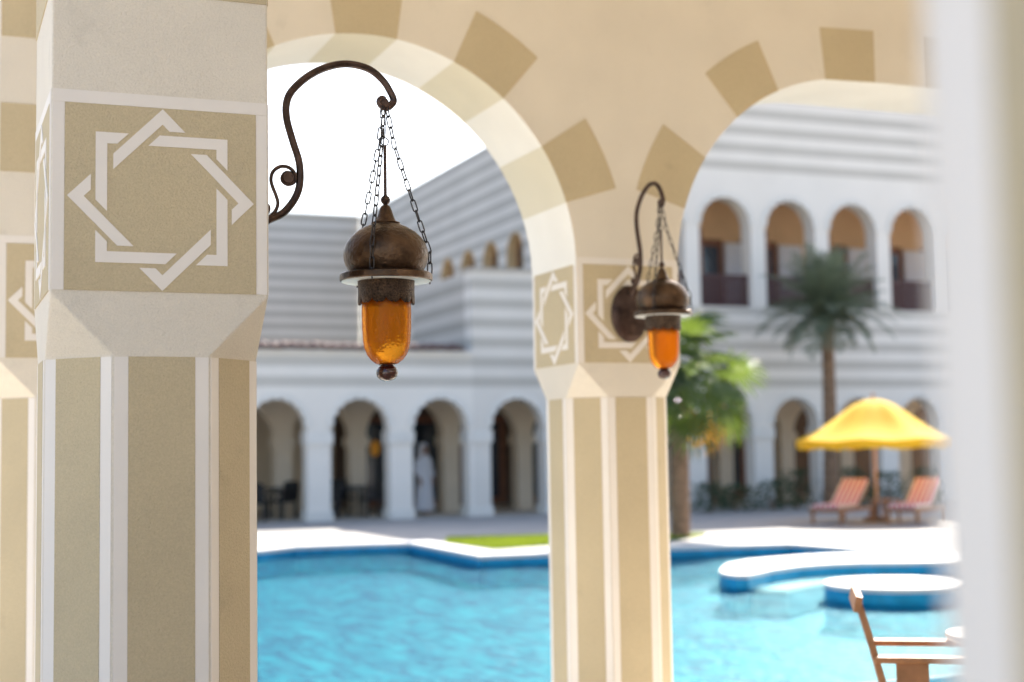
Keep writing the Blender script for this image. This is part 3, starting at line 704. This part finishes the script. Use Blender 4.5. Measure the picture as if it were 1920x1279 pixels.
def link_mesh():
    mb = MB(); L = 0.0205; w_ = 0.0076; n = 16; r = 0.0024
    P = []
    for k in range(n):
        a = 2 * PI * k / n; x = math.cos(a); z = math.sin(a)
        P.append(Vector((x * w_, 0, z * w_ + (L - w_) * (1 if z > 0 else -1) * (1 if abs(z) > 1e-6 else 0))))
    m = 6
    for k in range(n):
        tng = (P[(k + 1) % n] - P[k - 1]).normalized(); s = Vector((0, 1, 0)); nn = tng.cross(s)
        for j in range(m):
            a = 2 * PI * j / m; mb.v.append(tuple(P[k] + (nn * math.cos(a) + s * math.sin(a)) * r))
    for k in range(n):
        for j in range(m):
            mb.f.append((k * m + j, k * m + (j + 1) % m, ((k + 1) % n) * m + (j + 1) % m, ((k + 1) % n) * m + j))
    return mb
def lantern(label, loc, rz, scale=1.0):
    t = thing('hanging_lantern', label, 'lantern', loc, rz, 'bronze and amber lanterns hung on brackets')
    t.scale = (scale,) * 3
    prof = [(0.001, .240), (.009, .2395), (.0155, .235), (.021, .222), (.026, .205), (.032, .190), (.0386, .1825), (.047, .1815), (.0485, .179), (.047, .176), (.056, .172), (.078, .162), (.100, .148),
            (.118, .130), (.132, .108), (.139, .085), (.140, .072), (.138, .055), (.133, .040), (.126, .026), (.120, .017), (.118, .011)]
    mb = MB(); mb.lathe(list(reversed(prof)), 64); mb.build('dome', M['bronze'], t, smooth=SM)
    mb = MB(); mb.lathe([(.118, .0108), (.120, .014), (.146, .0125), (.152, .008), (.153, .000), (.1525, -.011), (.149, -.0135), (.146, -.010), (.147, .006), (.118, .0085)], 64, cap=False); mb.build('rim', M['bronze'], t, smooth=SM)
    mb = MB(); mb.lathe([(.094, -.0120), (.1465, -.0132), (.1465, -.0150), (.094, -.0138)], 64, cap=False); mb.build('white_underside', M['rimwhite'], t, smooth=SM)
    # pierced collar with a scalloped lower edge
    mb = MB(); n = 120; zs = [.006, -.010, -.014, -.020, -.060, -.072]
    prof2 = [(.0965, .006), (.0965, -.008), (.0935, -.012), (.0925, -.055)]
    for (r0, z0), (r1, z1) in zip(prof2, prof2[1:]):
        for k in range(n):
            a0, a1 = 2 * PI * k / n, 2 * PI * (k + 1) / n
            mb.quad((r0 * math.cos(a0), r0 * math.sin(a0), z0), (r0 * math.cos(a1), r0 * math.sin(a1), z0), (r1 * math.cos(a1), r1 * math.sin(a1), z1), (r1 * math.cos(a0), r1 * math.sin(a0), z1))
    def low(k):
        q = (k % 10) / 10.0; return -.074 - .017 * math.sin(PI * q) ** .6 + (.006 if (k % 10) == 5 else 0)
    for k in range(n):
        a0, a1 = 2 * PI * k / n, 2 * PI * (k + 1) / n; r = .0925
        mb.quad((r * math.cos(a0), r * math.sin(a0), -.055), (r * math.cos(a1), r * math.sin(a1), -.055), (r * 1.012 * math.cos(a1), r * 1.012 * math.sin(a1), low(k + 1)), (r * 1.012 * math.cos(a0), r * 1.012 * math.sin(a0), low(k)))
    c = mb.build('collar', M['lace'], t, smooth=SM)
    so = c.modifiers.new('thick', 'SOLIDIFY'); so.thickness = 0.0025; so.offset = -1
    gp = [(.076, -.02), (.080, -.06), (.0815, -.11), (.0805, -.17), (.078, -.21), (.0735, -.235), (.065, -.256), (.053, -.272), (.038, -.284), (.024, -.289), (.001, -.291)]
    mb = MB(); mb.lathe(gp, 48); g_ = mb.build('amber_glass', M['amber'], t, smooth=SM)
    mb = MB(); mb.lathe([(.026, -.280), (.027, -.288), (.023, -.293), (.029, -.297), (.0345, -.307), (.0355, -.316), (.033, -.328), (.024, -.337), (.010, -.342), (.001, -.343)], 32); mb.build('finial', M['knob'], t, smooth=SM)
    mb = MB(); mb.lathe([(.001, .236), (.006, .238), (.008, .243), (.0135, .248), (.0165, .257), (.0135, .266), (.007, .271), (.0055, .276), (.0055, .440), (.001, .442)], 20); rd = mb.build('rod', M['iron'], t, smooth=SM)
    mb = MB(); mb.tube([(.012 * math.cos(a) + 0, 0, .452 + .013 * math.sin(a)) for a in [2 * PI * k / 14 for k in range(15)]], .0022, 6); mb.tube([(0, 0, .464), (.004, 0, .50), (-.002, 0, .575)], .0018, 6); mb.build('hook', M['chain'], rd, smooth=SM)
    lk = link_mesh(); data = None
    for ai, a in enumerate((R(-90 - 18), R(-90 + 98), R(-90 - 138))):
        dx, dy = math.cos(a), math.sin(a)
        pts = [Vector((0.006 * dx, 0.006 * dy, .572)), Vector((.030 * dx, .030 * dy, .445)), Vector((.1465 * dx, .1465 * dy, .082)), Vector((.1455 * dx, .1455 * dy, .012))]
        mb = MB(); mb.tube([Vector((.1455 * dx, .1455 * dy, .016)), Vector((.1455 * dx, .1455 * dy, -.022))], .0024, 6); ch = mb.build('chain', M['chain'], t)
        seg = [(q - p).length for p, q in zip(pts, pts[1:])]; tot = sum(seg); cnt = int(tot / .0345); pitch = tot / cnt
        for k in range(cnt):
            d = (k + .5) * pitch; j = 0
            while j < len(seg) - 1 and d > seg[j]: d -= seg[j]; j += 1
            p = pts[j].lerp(pts[j + 1], d / seg[j]); dr = (pts[j + 1] - pts[j]).normalized()
            if data is None:
                l0 = lk.build('link', M['chain'], ch, smooth=True); data = l0.data; ob = l0
            else: ob = part('link', data, None, ch)
            q = dr.to_track_quat('Z', 'X') @ Matrix.Rotation((PI / 2 if k % 2 else 0) + 0.35 + ai + random.uniform(-.2, .2), 4, 'Z').to_quaternion()
            ob.location = p; ob.rotation_mode = 'QUATERNION'; ob.rotation_quaternion = q
    return t
ZL = EYE + 0.5816
bracket('curled iron lamp bracket reaching out from the side of the large front column', (0.942, 4.587, ZL), 0, 1.0)
lantern('large sharp bronze lantern with amber glass hanging in front of the left arch', (1.4037, 4.587, ZL), R(-17))
ZL2 = EYE + 0.7122
bracket('dark iron lamp bracket with oval plate on the middle column', (3.579, Y2 - 0.004, ZL2), R(-90), 0.862)
lantern('smaller slightly blurred amber lantern hanging from the middle column', (3.579, 6.770, ZL2), R(-28), 1.0)

# ------------------------------------------------------------------ palms and shrubs
def frond_mesh(L, droop, rnd, lw=0.032, ll=0.5):
    mb = MB(); n = 26; P = []
    for k in range(n + 1):
        s = k / n; P.append(Vector((L * s * (1 - 0.18 * droop * s), 0, L * (0.30 * s - 0.62 * droop * s * s))))
    mb.tube(P, [0.018 * (1 - .85 * k / n) + 0.003 for k in range(n + 1)], 4)
    for k in range(3, n + 1):
        s = k / n; t = (P[min(k + 1, n)] - P[k - 1]).normalized()
        l = ll * (math.sin(PI * min(1, s * .92 + .1)) ** .6) * rnd.uniform(.85, 1.1)
        for sd in (-1, 1):
            side = Vector((0, sd, 0)); d = (t * 0.75 + side * 0.8 + Vector((0, 0, rnd.uniform(.05, .45)))).normalized()
            a = P[k]; b = a + d * l * .55; c = a + d * l + Vector((0, 0, -.10 * l)); wv = t * lw / 2
            mb.quad(a - wv, b - wv * 1.4, c, b + wv * 1.4, a + wv)
    return mb
def date_palm(label, loc, hgt, Lf, nf):
    t = thing('palm_tree', label, 'palm tree', loc)
    rnd = random.Random(11)
    P = [(0.08 * math.sin(k / 9 * 2), 0.03 * k / 9, hgt * k / 9) for k in range(10)]
    mb = MB(); PP = []; RR = []
    for k in range(46):
        s = k / 45; PP.append((0.08 * math.sin(s * 2), 0.03 * s, hgt * s)); RR.append((0.19 - 0.05 * s) * (1 + (0.09 if k % 2 else -0.05)) + (0.05 * max(0, s - .88) / .12))
    mb.tube(PP, RR, 10); mb.build('trunk', M['trunk'], t)
    top = Vector((0.08 * math.sin(2), 0.03, hgt))
    mb = MB(); mb.lathe([(.16, -.15), (.22, 0), (.16, .22), (.02, .34)], 12); cr = mb.build('crown', M['frond'], t, smooth=True); cr.location = top
    protos = [frond_mesh(Lf * f, dr, rnd) for f, dr in ((1, .35), (1.08, .7), (1.05, 1.05), (.8, 1.3))]
    datas = [None] * 4
    for k in range(nf):
        s = k / nf; kind = min(3, int(s * 4)); el = R(84 - 78 * s + rnd.uniform(-8, 8)); az = k * 2.39996 + rnd.uniform(-.2, .2)
        if datas[kind] is None: ob = protos[kind].build('frond', M['frond'], cr, fix=False); datas[kind] = ob.data
        else: ob = part('frond', datas[kind], None, cr)
        ob.location = (0, 0, .1); ob.rotation_euler = Matrix.Rotation(az, 4, 'Z').to_3x3().to_4x4().to_euler()
        ob.rotation_euler = (Matrix.Rotation(az, 3, 'Z') @ Matrix.Rotation(-el + R(15), 3, 'Y') @ Matrix.Rotation(rnd.uniform(-.3, .3), 3, 'X')).to_euler()
        ob.scale = (rnd.uniform(.85, 1.1),) * 3
    return t
date_palm('feathery dark green palm in front of the striped wing balconies', (20.55, 30.4, 0), 4.55, 1.95, 70)

def fan_leaf_mesh(rad, segs=19, span=R(250)):
    # separate pleated fingers that part from a short common web
    mb = MB(); P0 = Vector((0, 0, 0)); w_ = span / segs
    for k in range(segs):
        a = -span / 2 + w_ * (k + .5); L = rad * (0.70 + 0.30 * math.cos(a * .6)); dr = -.05 - .20 * abs(math.sin(k * 1.7))
        V_ = lambda q, da, z: Vector((math.cos(a + da) * q, math.sin(a + da) * q, z))
        c0 = V_(L * .42, 0, .03); e0 = V_(L * .42, -w_ * .48, -.005); e1 = V_(L * .42, w_ * .48, -.005)
        c1 = V_(L * .75, 0, .015 + dr * rad * .3); f0 = V_(L * .75, -w_ * .20, -.01 + dr * rad * .3); f1 = V_(L * .75, w_ * .20, -.01 + dr * rad * .3)
        tip = V_(L, 0, dr * rad)
        for q in ((P0, e0, c0), (P0, c0, e1), (e0, f0, c1, c0), (c0, c1, f1, e1), (f0, tip, c1), (c1, tip, f1)): mb.quad(*q)
    return mb
def fan_palm(label, loc, hgt):
    t = thing('palm_tree', label, 'palm tree', loc); rnd = random.Random(5)
    mb = MB(); PP = []; RR = []
    for k in range(40):
        s = k / 39; PP.append((0.05 * s, 0, hgt * s)); RR.append((0.165 - 0.03 * s) * (1 + (0.07 if k % 2 else -0.05)))
    mb.tube(PP, RR, 10); mb.build('trunk', M['trunk'], t)
    mb = MB(); mb.lathe([(.12, -.1), (.17, .05), (.10, .3), (.02, .4)], 10); cr = mb.build('crown', M['fan'], t, smooth=True); cr.location = (0.05, 0, hgt)
    data = None; n = 30
    lf = fan_leaf_mesh(0.74)
    for k in range(n):
        s = (k + .5) / n; el = R(78 - 118 * s + rnd.uniform(-8, 8)); az = k * 2.39996 + rnd.uniform(-.25, .25); pl = rnd.uniform(.70, 1.05)
        d = Vector((math.cos(az) * math.cos(el), math.sin(az) * math.cos(el), math.sin(el)))
        base = Vector((0, 0, .15)); end = base + d * pl + Vector((0, 0, -.10 * pl * math.cos(el)))
        dry = s > .975
        if data is None: ob = lf.build('palm_leaf', M['fan'], cr, fix=False); data = ob.data
        else: ob = part('palm_leaf', data, None, cr)
        if dry:
            ob.data = data.copy(); ob.data.materials[0] = M['dry']; ob['label'] = 'dry yellow hanging palm leaf'
        ob.location = end; tilt = el - R(rnd.uniform(15, 50))
        ob.rotation_euler = (Matrix.Rotation(az, 3, 'Z') @ Matrix.Rotation(-tilt, 3, 'Y') @ Matrix.Rotation(rnd.uniform(-.5, .5), 3, 'X')).to_euler()
        ob.scale = (rnd.uniform(.8, 1.1),) * 3
        mb = MB(); mb.tube([base, (base + end) / 2 + Vector((0, 0, .03)), end], [.016, .011, .008], 5); mb.build('leaf_stalk', M['fan'], cr, fix=False)
    return t
fan_palm('sunlit green fan palm growing on the lawn behind the middle column', (12.0, 22.25, 0), 2.55)

def shrub(label, loc, r, h, seed, group='low shrubs along the shaded walk'):
    t = thing('shrub', label, 'shrub', loc, 0, group); rnd = random.Random(seed)
    mb = MB()
    for k in range(5):
        a = rnd.uniform(0, 2 * PI); mb.tube([(0, 0, 0), (math.cos(a) * r * .3, math.sin(a) * r * .3, h * .45), (math.cos(a) * r * .6, math.sin(a) * r * .6, h * .8)], [.02, .014, .006], 5)
    mb.build('stem', M['trunk'], t)
    mb = MB()
    for k in range(420):
        a = rnd.uniform(0, 2 * PI); q = rnd.uniform(0.15, 1) ** .6; z = rnd.uniform(.05, 1)
        rr = r * q * math.sqrt(max(0.05, 1 - (z * .9) ** 2)) * (1 + .25 * math.sin(a * 3 + seed))
        c = Vector((rr * math.cos(a), rr * math.sin(a), h * z)); d = Vector((rnd.gauss(0, 1), rnd.gauss(0, 1), rnd.uniform(-.2, 1))).normalized(); s = d.orthogonal().normalized() * .025; l = rnd.uniform(.09, .17)
        mb.quad(c, c + d * l * .5 + s, c + d * l, c + d * l * .5 - s)
    mb.build('foliage', M['bush'], t, fix=False)
    return t
for i, (x, y, r, h, lb) in enumerate([(17.3, 30.6, .55, .70, 'leftmost low shrub of the planting beneath the striped wing'), (18.2, 30.9, .55, .62, 'yellowish low shrub second from the left in the planting'),
        (19.1, 30.7, .6, .72, 'middle low shrub of the planting left of the palm trunk'), (19.9, 30.9, .6, .95, 'tall dark shrub just left of the palm trunk'),
        (21.3, 30.6, .6, .98, 'dark shrub just right of the palm trunk'), (23.4, 30.4, .6, .95, 'dark shrub behind the parasol pole'), (22.4, 30.7, .6, .85, 'shrub behind the left lounger backrest')]):
    shrub(lb, (x, y, 0), r, h, i + 2)

# ------------------------------------------------------------------ parasol and loungers
def parasol(loc):
    t = thing('parasol', 'yellow canvas parasol on a wooden pole between the two loungers', 'parasol', loc)
    mb = MB(); mb.lathe([(.03, .1), (.03, 2.52), (.012, 2.58)], 12); mb.build('pole', M['lightwood'], t, smooth=SM)
    mb = MB(); mb.lathe([(.30, 0), (.30, .06), (.26, .09), (.05, .11), (.045, .34), (.001, .34)], 24); mb.build('base', M['trunk'], t, smooth=SM)
    prof = [(.03, 2.52), (.2, 2.50), (.42, 2.42), (.66, 2.27), (.92, 2.09), (1.2, 1.92), (1.5, 1.78), (1.74, 1.69)]
    mb = MB(); n = 64
    def pt(r, z, a):
        q = math.cos(4 * a) ** 2     # ribs at multiples of 45 degrees
        sag = (1 - q) * 0.07 * r / 1.74
        return ((r * (.955 + .045 * q)) * math.cos(a), (r * (.955 + .045 * q)) * math.sin(a), z + (0.02 * r if False else 0) - sag * .6)
    for (r0, z0), (r1, z1) in zip(prof, prof[1:]):
        for k in range(n):
            a0, a1 = 2 * PI * k / n, 2 * PI * (k + 1) / n
            mb.quad(pt(r0, z0, a0), pt(r0, z0, a1), pt(r1, z1, a1), pt(r1, z1, a0))
    cn = mb.build('canopy', M['canopy'], t, smooth=R(60))
    mb = MB()
    for k in range(n):
        a0, a1 = 2 * PI * k / n, 2 * PI * (k + 1) / n
        p, q = pt(1.74, 1.70, a0), pt(1.74, 1.70, a1); d0 = .17 + .02 * math.sin(16 * a0); d1 = .17 + .02 * math.sin(16 * a1)
        mb.quad(p, q, (q[0] * .985, q[1] * .985, q[2] - d1), (p[0] * .985, p[1] * .985, p[2] - d0))
    mb.build('valance', M['canopy'], cn, smooth=R(60))
    for k in range(8):
        a = 2 * PI * k / 8
        mb = MB(); mb.tube([(.03 * math.cos(a), .03 * math.sin(a), 2.46)] + [(r * .995 * math.cos(a), r * .995 * math.sin(a), z - .025) for r, z in prof[2:]], .010, 5)
        mb.bar((.04 * math.cos(a), .04 * math.sin(a), 1.78), (.88 * math.cos(a), .88 * math.sin(a), 2.0), .016, .016)
        mb.build('rib', M['teak'], t)
    mb = MB(); mb.lathe([(.001, 2.56), (.035, 2.58), (.04, 2.61), (.02, 2.65), (.001, 2.66)], 12); mb.build('finial', M['teak'], t, smooth=SM)
    return t
ps = parasol((17.80, 24.72, 0)); ps.scale = (0.91, 0.91, 0.975)
def lounger(label, loc, rz):
    # local: feet towards +x, head at -x
    t = thing('sun_lounger', label, 'sun lounger', loc, rz, 'sun loungers beneath the yellow parasol')
    mb = MB()
    for y in (-.31, .31): mb.box(-1.0, 1.0, y - .025, y + .025, .24, .32)
    for x in (-.98, -.1, .5, .98): mb.box(x - .03, x + .03, -.29, .29, .25, .30)
    mb.build('frame', M['teak'], t)
    for x in (-.85, .85):
        for y in (-.31, .31):
            mb = MB(); mb.box(x - .03, x + .03, y - .03, y + .03, 0, .24); mb.build('leg', M['teak'], t)
    mb = MB(); a = R(36); bx = -.15
    mb.bar((bx, -.27, .32), (bx - .85 * math.cos(a), -.27, .32 + .85 * math.sin(a)), .04, .03); mb.bar((bx, .27, .32), (bx - .85 * math.cos(a), .27, .32 + .85 * math.sin(a)), .04, .03)
    for k in range(8):
        d = .08 + .105 * k; mb.bar((bx - d * math.cos(a), -.27, .32 + d * math.sin(a)), (bx - d * math.cos(a), .27, .32 + d * math.sin(a)), .05, .014, (math.sin(a), 0, math.cos(a)))
    mb.build('backrest', M['teak'], t)
    mb = MB(); mb.box(-.14, .98, -.29, .29, .325, .41); c = mb.build('seat_cushion', M['cushion'], t)
    b = c.modifiers.new('soft', 'BEVEL'); b.width = .03; b.segments = 3
    mb = MB(); mb.box(-.86, .0, -.29, .29, 0, .09); c = mb.build('back_cushion', M['cushion'], t); c.location = (bx + .02, 0, .345); c.rotation_euler = (0, a, 0)
    b = c.modifiers.new('soft', 'BEVEL'); b.width = .03; b.segments = 3
    return t
    return t
AN = math.atan2(-0.55, -0.83)
lounger('left sun lounger with red striped cushions under the yellow parasol', (17.1, 24.9, 0), AN).scale = (.94, .94, .94)
lounger('right sun lounger with red striped cushions nearest the blurred right column', (18.2, 23.95, 0), AN).scale = (.94, .94, .94)
t = thing('side_table', 'small wooden side table between the two loungers', 'table', (17.75, 24.35, 0))
mb = MB(); mb.box(-.22, .22, -.22, .22, .42, .45); mb.build('top', M['teak'], t)
for x in (-.18, .18):
    for y in (-.18, .18):
        mb = MB(); mb.box(x - .02, x + .02, y - .02, y + .02, 0, .42); mb.build('leg', M['teak'], t)

# ------------------------------------------------------------------ wooden armchair and white table by the near edge of the pool
ch = thing('armchair', 'brown wooden armchair seen from the side by the pool at the lower right', 'chair', (4.12, 5.73, 0), R(-33))
# local: faces +x, width along y
for y in (-.29, .29):
    mb = MB(); mb.tube(smooth_path([(0.05, y, -0.12), (0.03, y, .25), (0.0, y, .42), (-.05, y, .62), (-.10, y, .80)], 4), [.021] * 17, 4); o1 = mb.build('back_post', M['teak'], ch)
    mb = MB(); mb.box(.50, .555, y - .026, y + .026, -.12, .545); mb.build('front_leg', M['teak'], ch)
    mb = MB(); mb.box(-.045, .62, y - .04, y + .04, .545, .575); am = mb.build('armrest', M['teak'], ch)
    b = am.modifiers.new('soft', 'BEVEL'); b.width = .008; b.segments = 2
    mb = MB(); mb.box(.02, .52, y - .018, y + .018, .27, .33); mb.build('seat_rail', M['teak'], ch)
    if y < 0: mb = MB(); mb.box(.05, .19, y - .014, y + .014, .335, .543); mb.build('side_panel', M['teak'], ch)
mb = MB(); mb.bar((-.105, -.315, .80), (-.105, .315, .80), .03, .07, (.2, 0, 1)); rl = mb.build('top_rail', M['teak'], ch)
for k in range(9):
    y = -.24 + .06 * k
    mb = MB(); mb.bar((0.01, y, .36), (-.095, y, .79), .035, .014, (1, 0, 0)); mb.build('back_slat', M['teak'], ch)
for k in range(7):
    x = .05 + .075 * k
    mb = MB(); mb.box(x - .03, x + .03, -.27, .27, .332, .35); mb.build('seat_slat', M['teak'], ch)
mb = MB(); mb.bar((.02, -.27, .34), (.02, .27, .34), .05, .05); mb.build('rear_rail', M['teak'], ch)
t = thing('round_table', 'white round table partly hidden by the blurred right column', 'table', (4.80, 5.52, 0))
mb = MB(); mb.lathe([(.001, .59), (.36, .59), (.375, .605), (.37, .62), (.001, .625)], 48); mb.build('top', M['white'], t, smooth=SM)
mb = MB(); mb.lathe([(.25, -.12), (.25, -.10), (.05, -.07), (.035, .12), (.035, .59)], 24); mb.build('pedestal', M['white'], t, smooth=SM)

# ------------------------------------------------------------------ the robed person, dark tables and chairs, a hanging lamp in the shaded walk
pt_ = thing('person', 'person in a long white robe and white head cloth behind the third arch', 'person', (11.55, 34.7, 0), R(-150))
# local: faces +y
def skin_body(edges_pts, edges, radii, name, m, parent):
    me = bpy.data.meshes.new(name); me.from_pydata(edges_pts, edges, []); ob = bpy.data.objects.new(name, me); col.objects.link(ob); ob.parent = parent
    ob.modifiers.new('Skin', 'SKIN')
    for i, r_ in enumerate(radii): me.skin_vertices[0].data[i].radius = (r_, r_)
    me.skin_vertices[0].data[0].use_root = True
    s = ob.modifiers.new('Sub', 'SUBSURF'); s.levels = 1; s.render_levels = 2
    me.materials.append(m); return ob
V = [(0, 0, .95), (0, 0, 1.15), (0, .01, 1.36), (0, .0, 1.47), (0, .02, 1.56), (0, .03, 1.64), (0, .02, 1.72)]
E_ = [(0, 1), (1, 2), (2, 3), (3, 4), (4, 5), (5, 6)]; RD = [.14, .13, .15, .06, .065, .085, .07]
for s in (-1, 1):
    b = len(V); V += [(s * .10, 0, .88), (s * .10, .06 * s, .48), (s * .10, .10 * s - .02, .07), (s * .10, .10 * s + .13, .035)]; E_ += [(0, b), (b, b + 1), (b + 1, b + 2), (b + 2, b + 3)]; RD += [.09, .06, .042, .032]
    b = len(V); V += [(s * .19, 0, 1.40), (s * .25, -.02, 1.12), (s * .25, .08, .88), (s * .25, .11, .80)]; E_ += [(2, b), (b, b + 1), (b + 1, b + 2), (b + 2, b + 3)]; RD += [.06, .045, .030, .030]
    for k in range(5):
        c = len(V); u = (k - 2) * .017
        if k == 4: V += [(s * .25 - s * .03, .14, .80), (s * .25 - s * .035, .16, .775)]
        else: V += [(s * .25 + .0, .115 + u, .755), (s * .25 - s * .012, .125 + u, .715)]
        E_ += [(b + 3, c), (c, c + 1)]; RD += [.009, .008]
skin_body(V, E_, RD, 'body', M['skin'], pt_)
mb = MB(); n = 32; prof = [(.30, .10), (.27, .40), (.235, .75), (.215, 1.0), (.215, 1.2), (.20, 1.36), (.13, 1.46), (.075, 1.49)]
for (r0, z0), (r1, z1) in zip(prof, prof[1:]):
    for k in range(n):
        a0, a1 = 2 * PI * k / n, 2 * PI * (k + 1) / n
        def q(r, z, a): 
            f = 1 + .05 * math.sin(a * 7) * max(0, (1.1 - z)); return (r * f * math.cos(a), r * f * .72 * math.sin(a) + .01, z)
        mb.quad(q(r0, z0, a0), q(r0, z0, a1), q(r1, z1, a1), q(r1, z1, a0))
rb = mb.build('robe', M['cloth'], pt_, smooth=R(60))
for s in (-1, 1):
    mb = MB(); mb.tube([(s * .15, 0, 1.40), (s * .22, -.01, 1.30), (s * .255, -.015, 1.12), (s * .255, .06, .93)], [.075, .075, .068, .062], 12); mb.build('sleeve', M['cloth'], rb, smooth=R(60))
mb = MB(); mb.lathe([(.15, -.30), (.135, -.18), (.125, -.05), (.112, .03), (.095, .08), (.05, .115), (.001, .12)], 24, sy=1.05); hc = mb.build('head_cloth', M['cloth'], pt_, smooth=R(60)); hc.location = (0, -.02, 1.66)
# open the cloth at the face
bm = bmesh.new(); bm.from_mesh(hc.data)
bmesh.ops.delete(bm, geom=[f for f in bm.faces if f.calc_center_median().y > .07 and f.calc_center_median().z < .045], context='FACES'); bm.to_mesh(hc.data); bm.free()
for nm, z, y, sx_ in (('nose', 1.635, .115, .014), ('mouth', 1.595, .108, .024)):
    mb = MB(); mb.lathe([(.001, -.018), (.012, -.01), (.010, .01), (.001, .02)], 8, sx=sx_ / .012); ob = mb.build(nm, M['skin'], pt_, smooth=True); ob.location = (0, y, z)
for s in (-1, 1):
    mb = MB(); mb.lathe([(.001, -.010), (.009, 0), (.001, .010)], 8); ob = mb.build('eye', M['black'], pt_, smooth=True); ob.location = (s * .03, .108, 1.655)

def dining_chair(label, loc, rz):
    t = thing('dining_chair', label, 'chair', loc, rz, 'black chairs in the shaded walk')
    mb = MB(); mb.box(-.26, .26, -.25, .25, .40, .47); mb.build('seat', M['black'], t)
    mb = MB(); mb.prism([(-.26, .47), (.26, .47), (.24, .86), (.12, .90), (-.12, .90), (-.24, .86)], lambda u, v, d: (u, .25 + d + (v - .47) * .15, v), -.03, .03); mb.build('backrest', M['black'], t)
    for s in (-1, 1):
        mb = MB(); mb.box(s * .26 - .03, s * .26 + .03, -.24, .25, .60, .65); mb.box(s * .26 - .02, s * .26 + .02, -.24, -.19, .47, .60); mb.build('armrest', M['black'], t)
        for y in (-.22, .22):
            mb = MB(); mb.box(s * .23 - .022, s * .23 + .022, y - .022, y + .022, 0, .40); mb.build('leg', M['black'], t)
    return t
def dining_table(label, loc):
    t = thing('dining_table', label, 'table', loc, 0, 'dark tables in the shaded walk')
    mb = MB(); mb.box(-.42, .42, -.42, .42, .70, .75); mb.build('top', M['black'], t)
    for x in (-.36, .36):
        for y in (-.36, .36):
            mb = MB(); mb.box(x - .025, x + .025, y - .025, y + .025, 0, .70); mb.build('leg', M['black'], t)
dining_chair('black chair at the far left in the first visible arch', (7.15, 33.9, 0), R(160))
dining_chair('black chair right of the table in the first visible arch', (8.0, 34.8, 0), R(-60))
dining_chair('black chair left of the table in the second arch', (8.95, 34.3, 0), R(80))
dining_chair('black chair right of the table in the second arch', (10.15, 34.6, 0), R(-95))
dining_chair('black chair behind the table in the second arch', (9.65, 35.5, 0), R(5))
dining_table('dark table in the first visible arch at the left', (7.5, 34.8, 0))
dining_table('dark table in the second arch from the left', (9.6, 34.6, 0))
t = thing('pendant_lamp', 'small amber pendant lamp hanging in the dark second arch', 'lamp', (11.15, 37.6, 3.5))
mb = MB(); mb.tube([(0, 0, 0), (0, 0, -1.62)], .01, 6); mb.build('cord', M['black'], t)
mb = MB(); mb.lathe([(.03, 0), (.11, -.06), (.13, -.20), (.10, -.36), (.03, -.42), (.001, -.43)], 20); s_ = mb.build('shade', M['glow'], t, smooth=True); s_.location = (0, 0, -1.62)
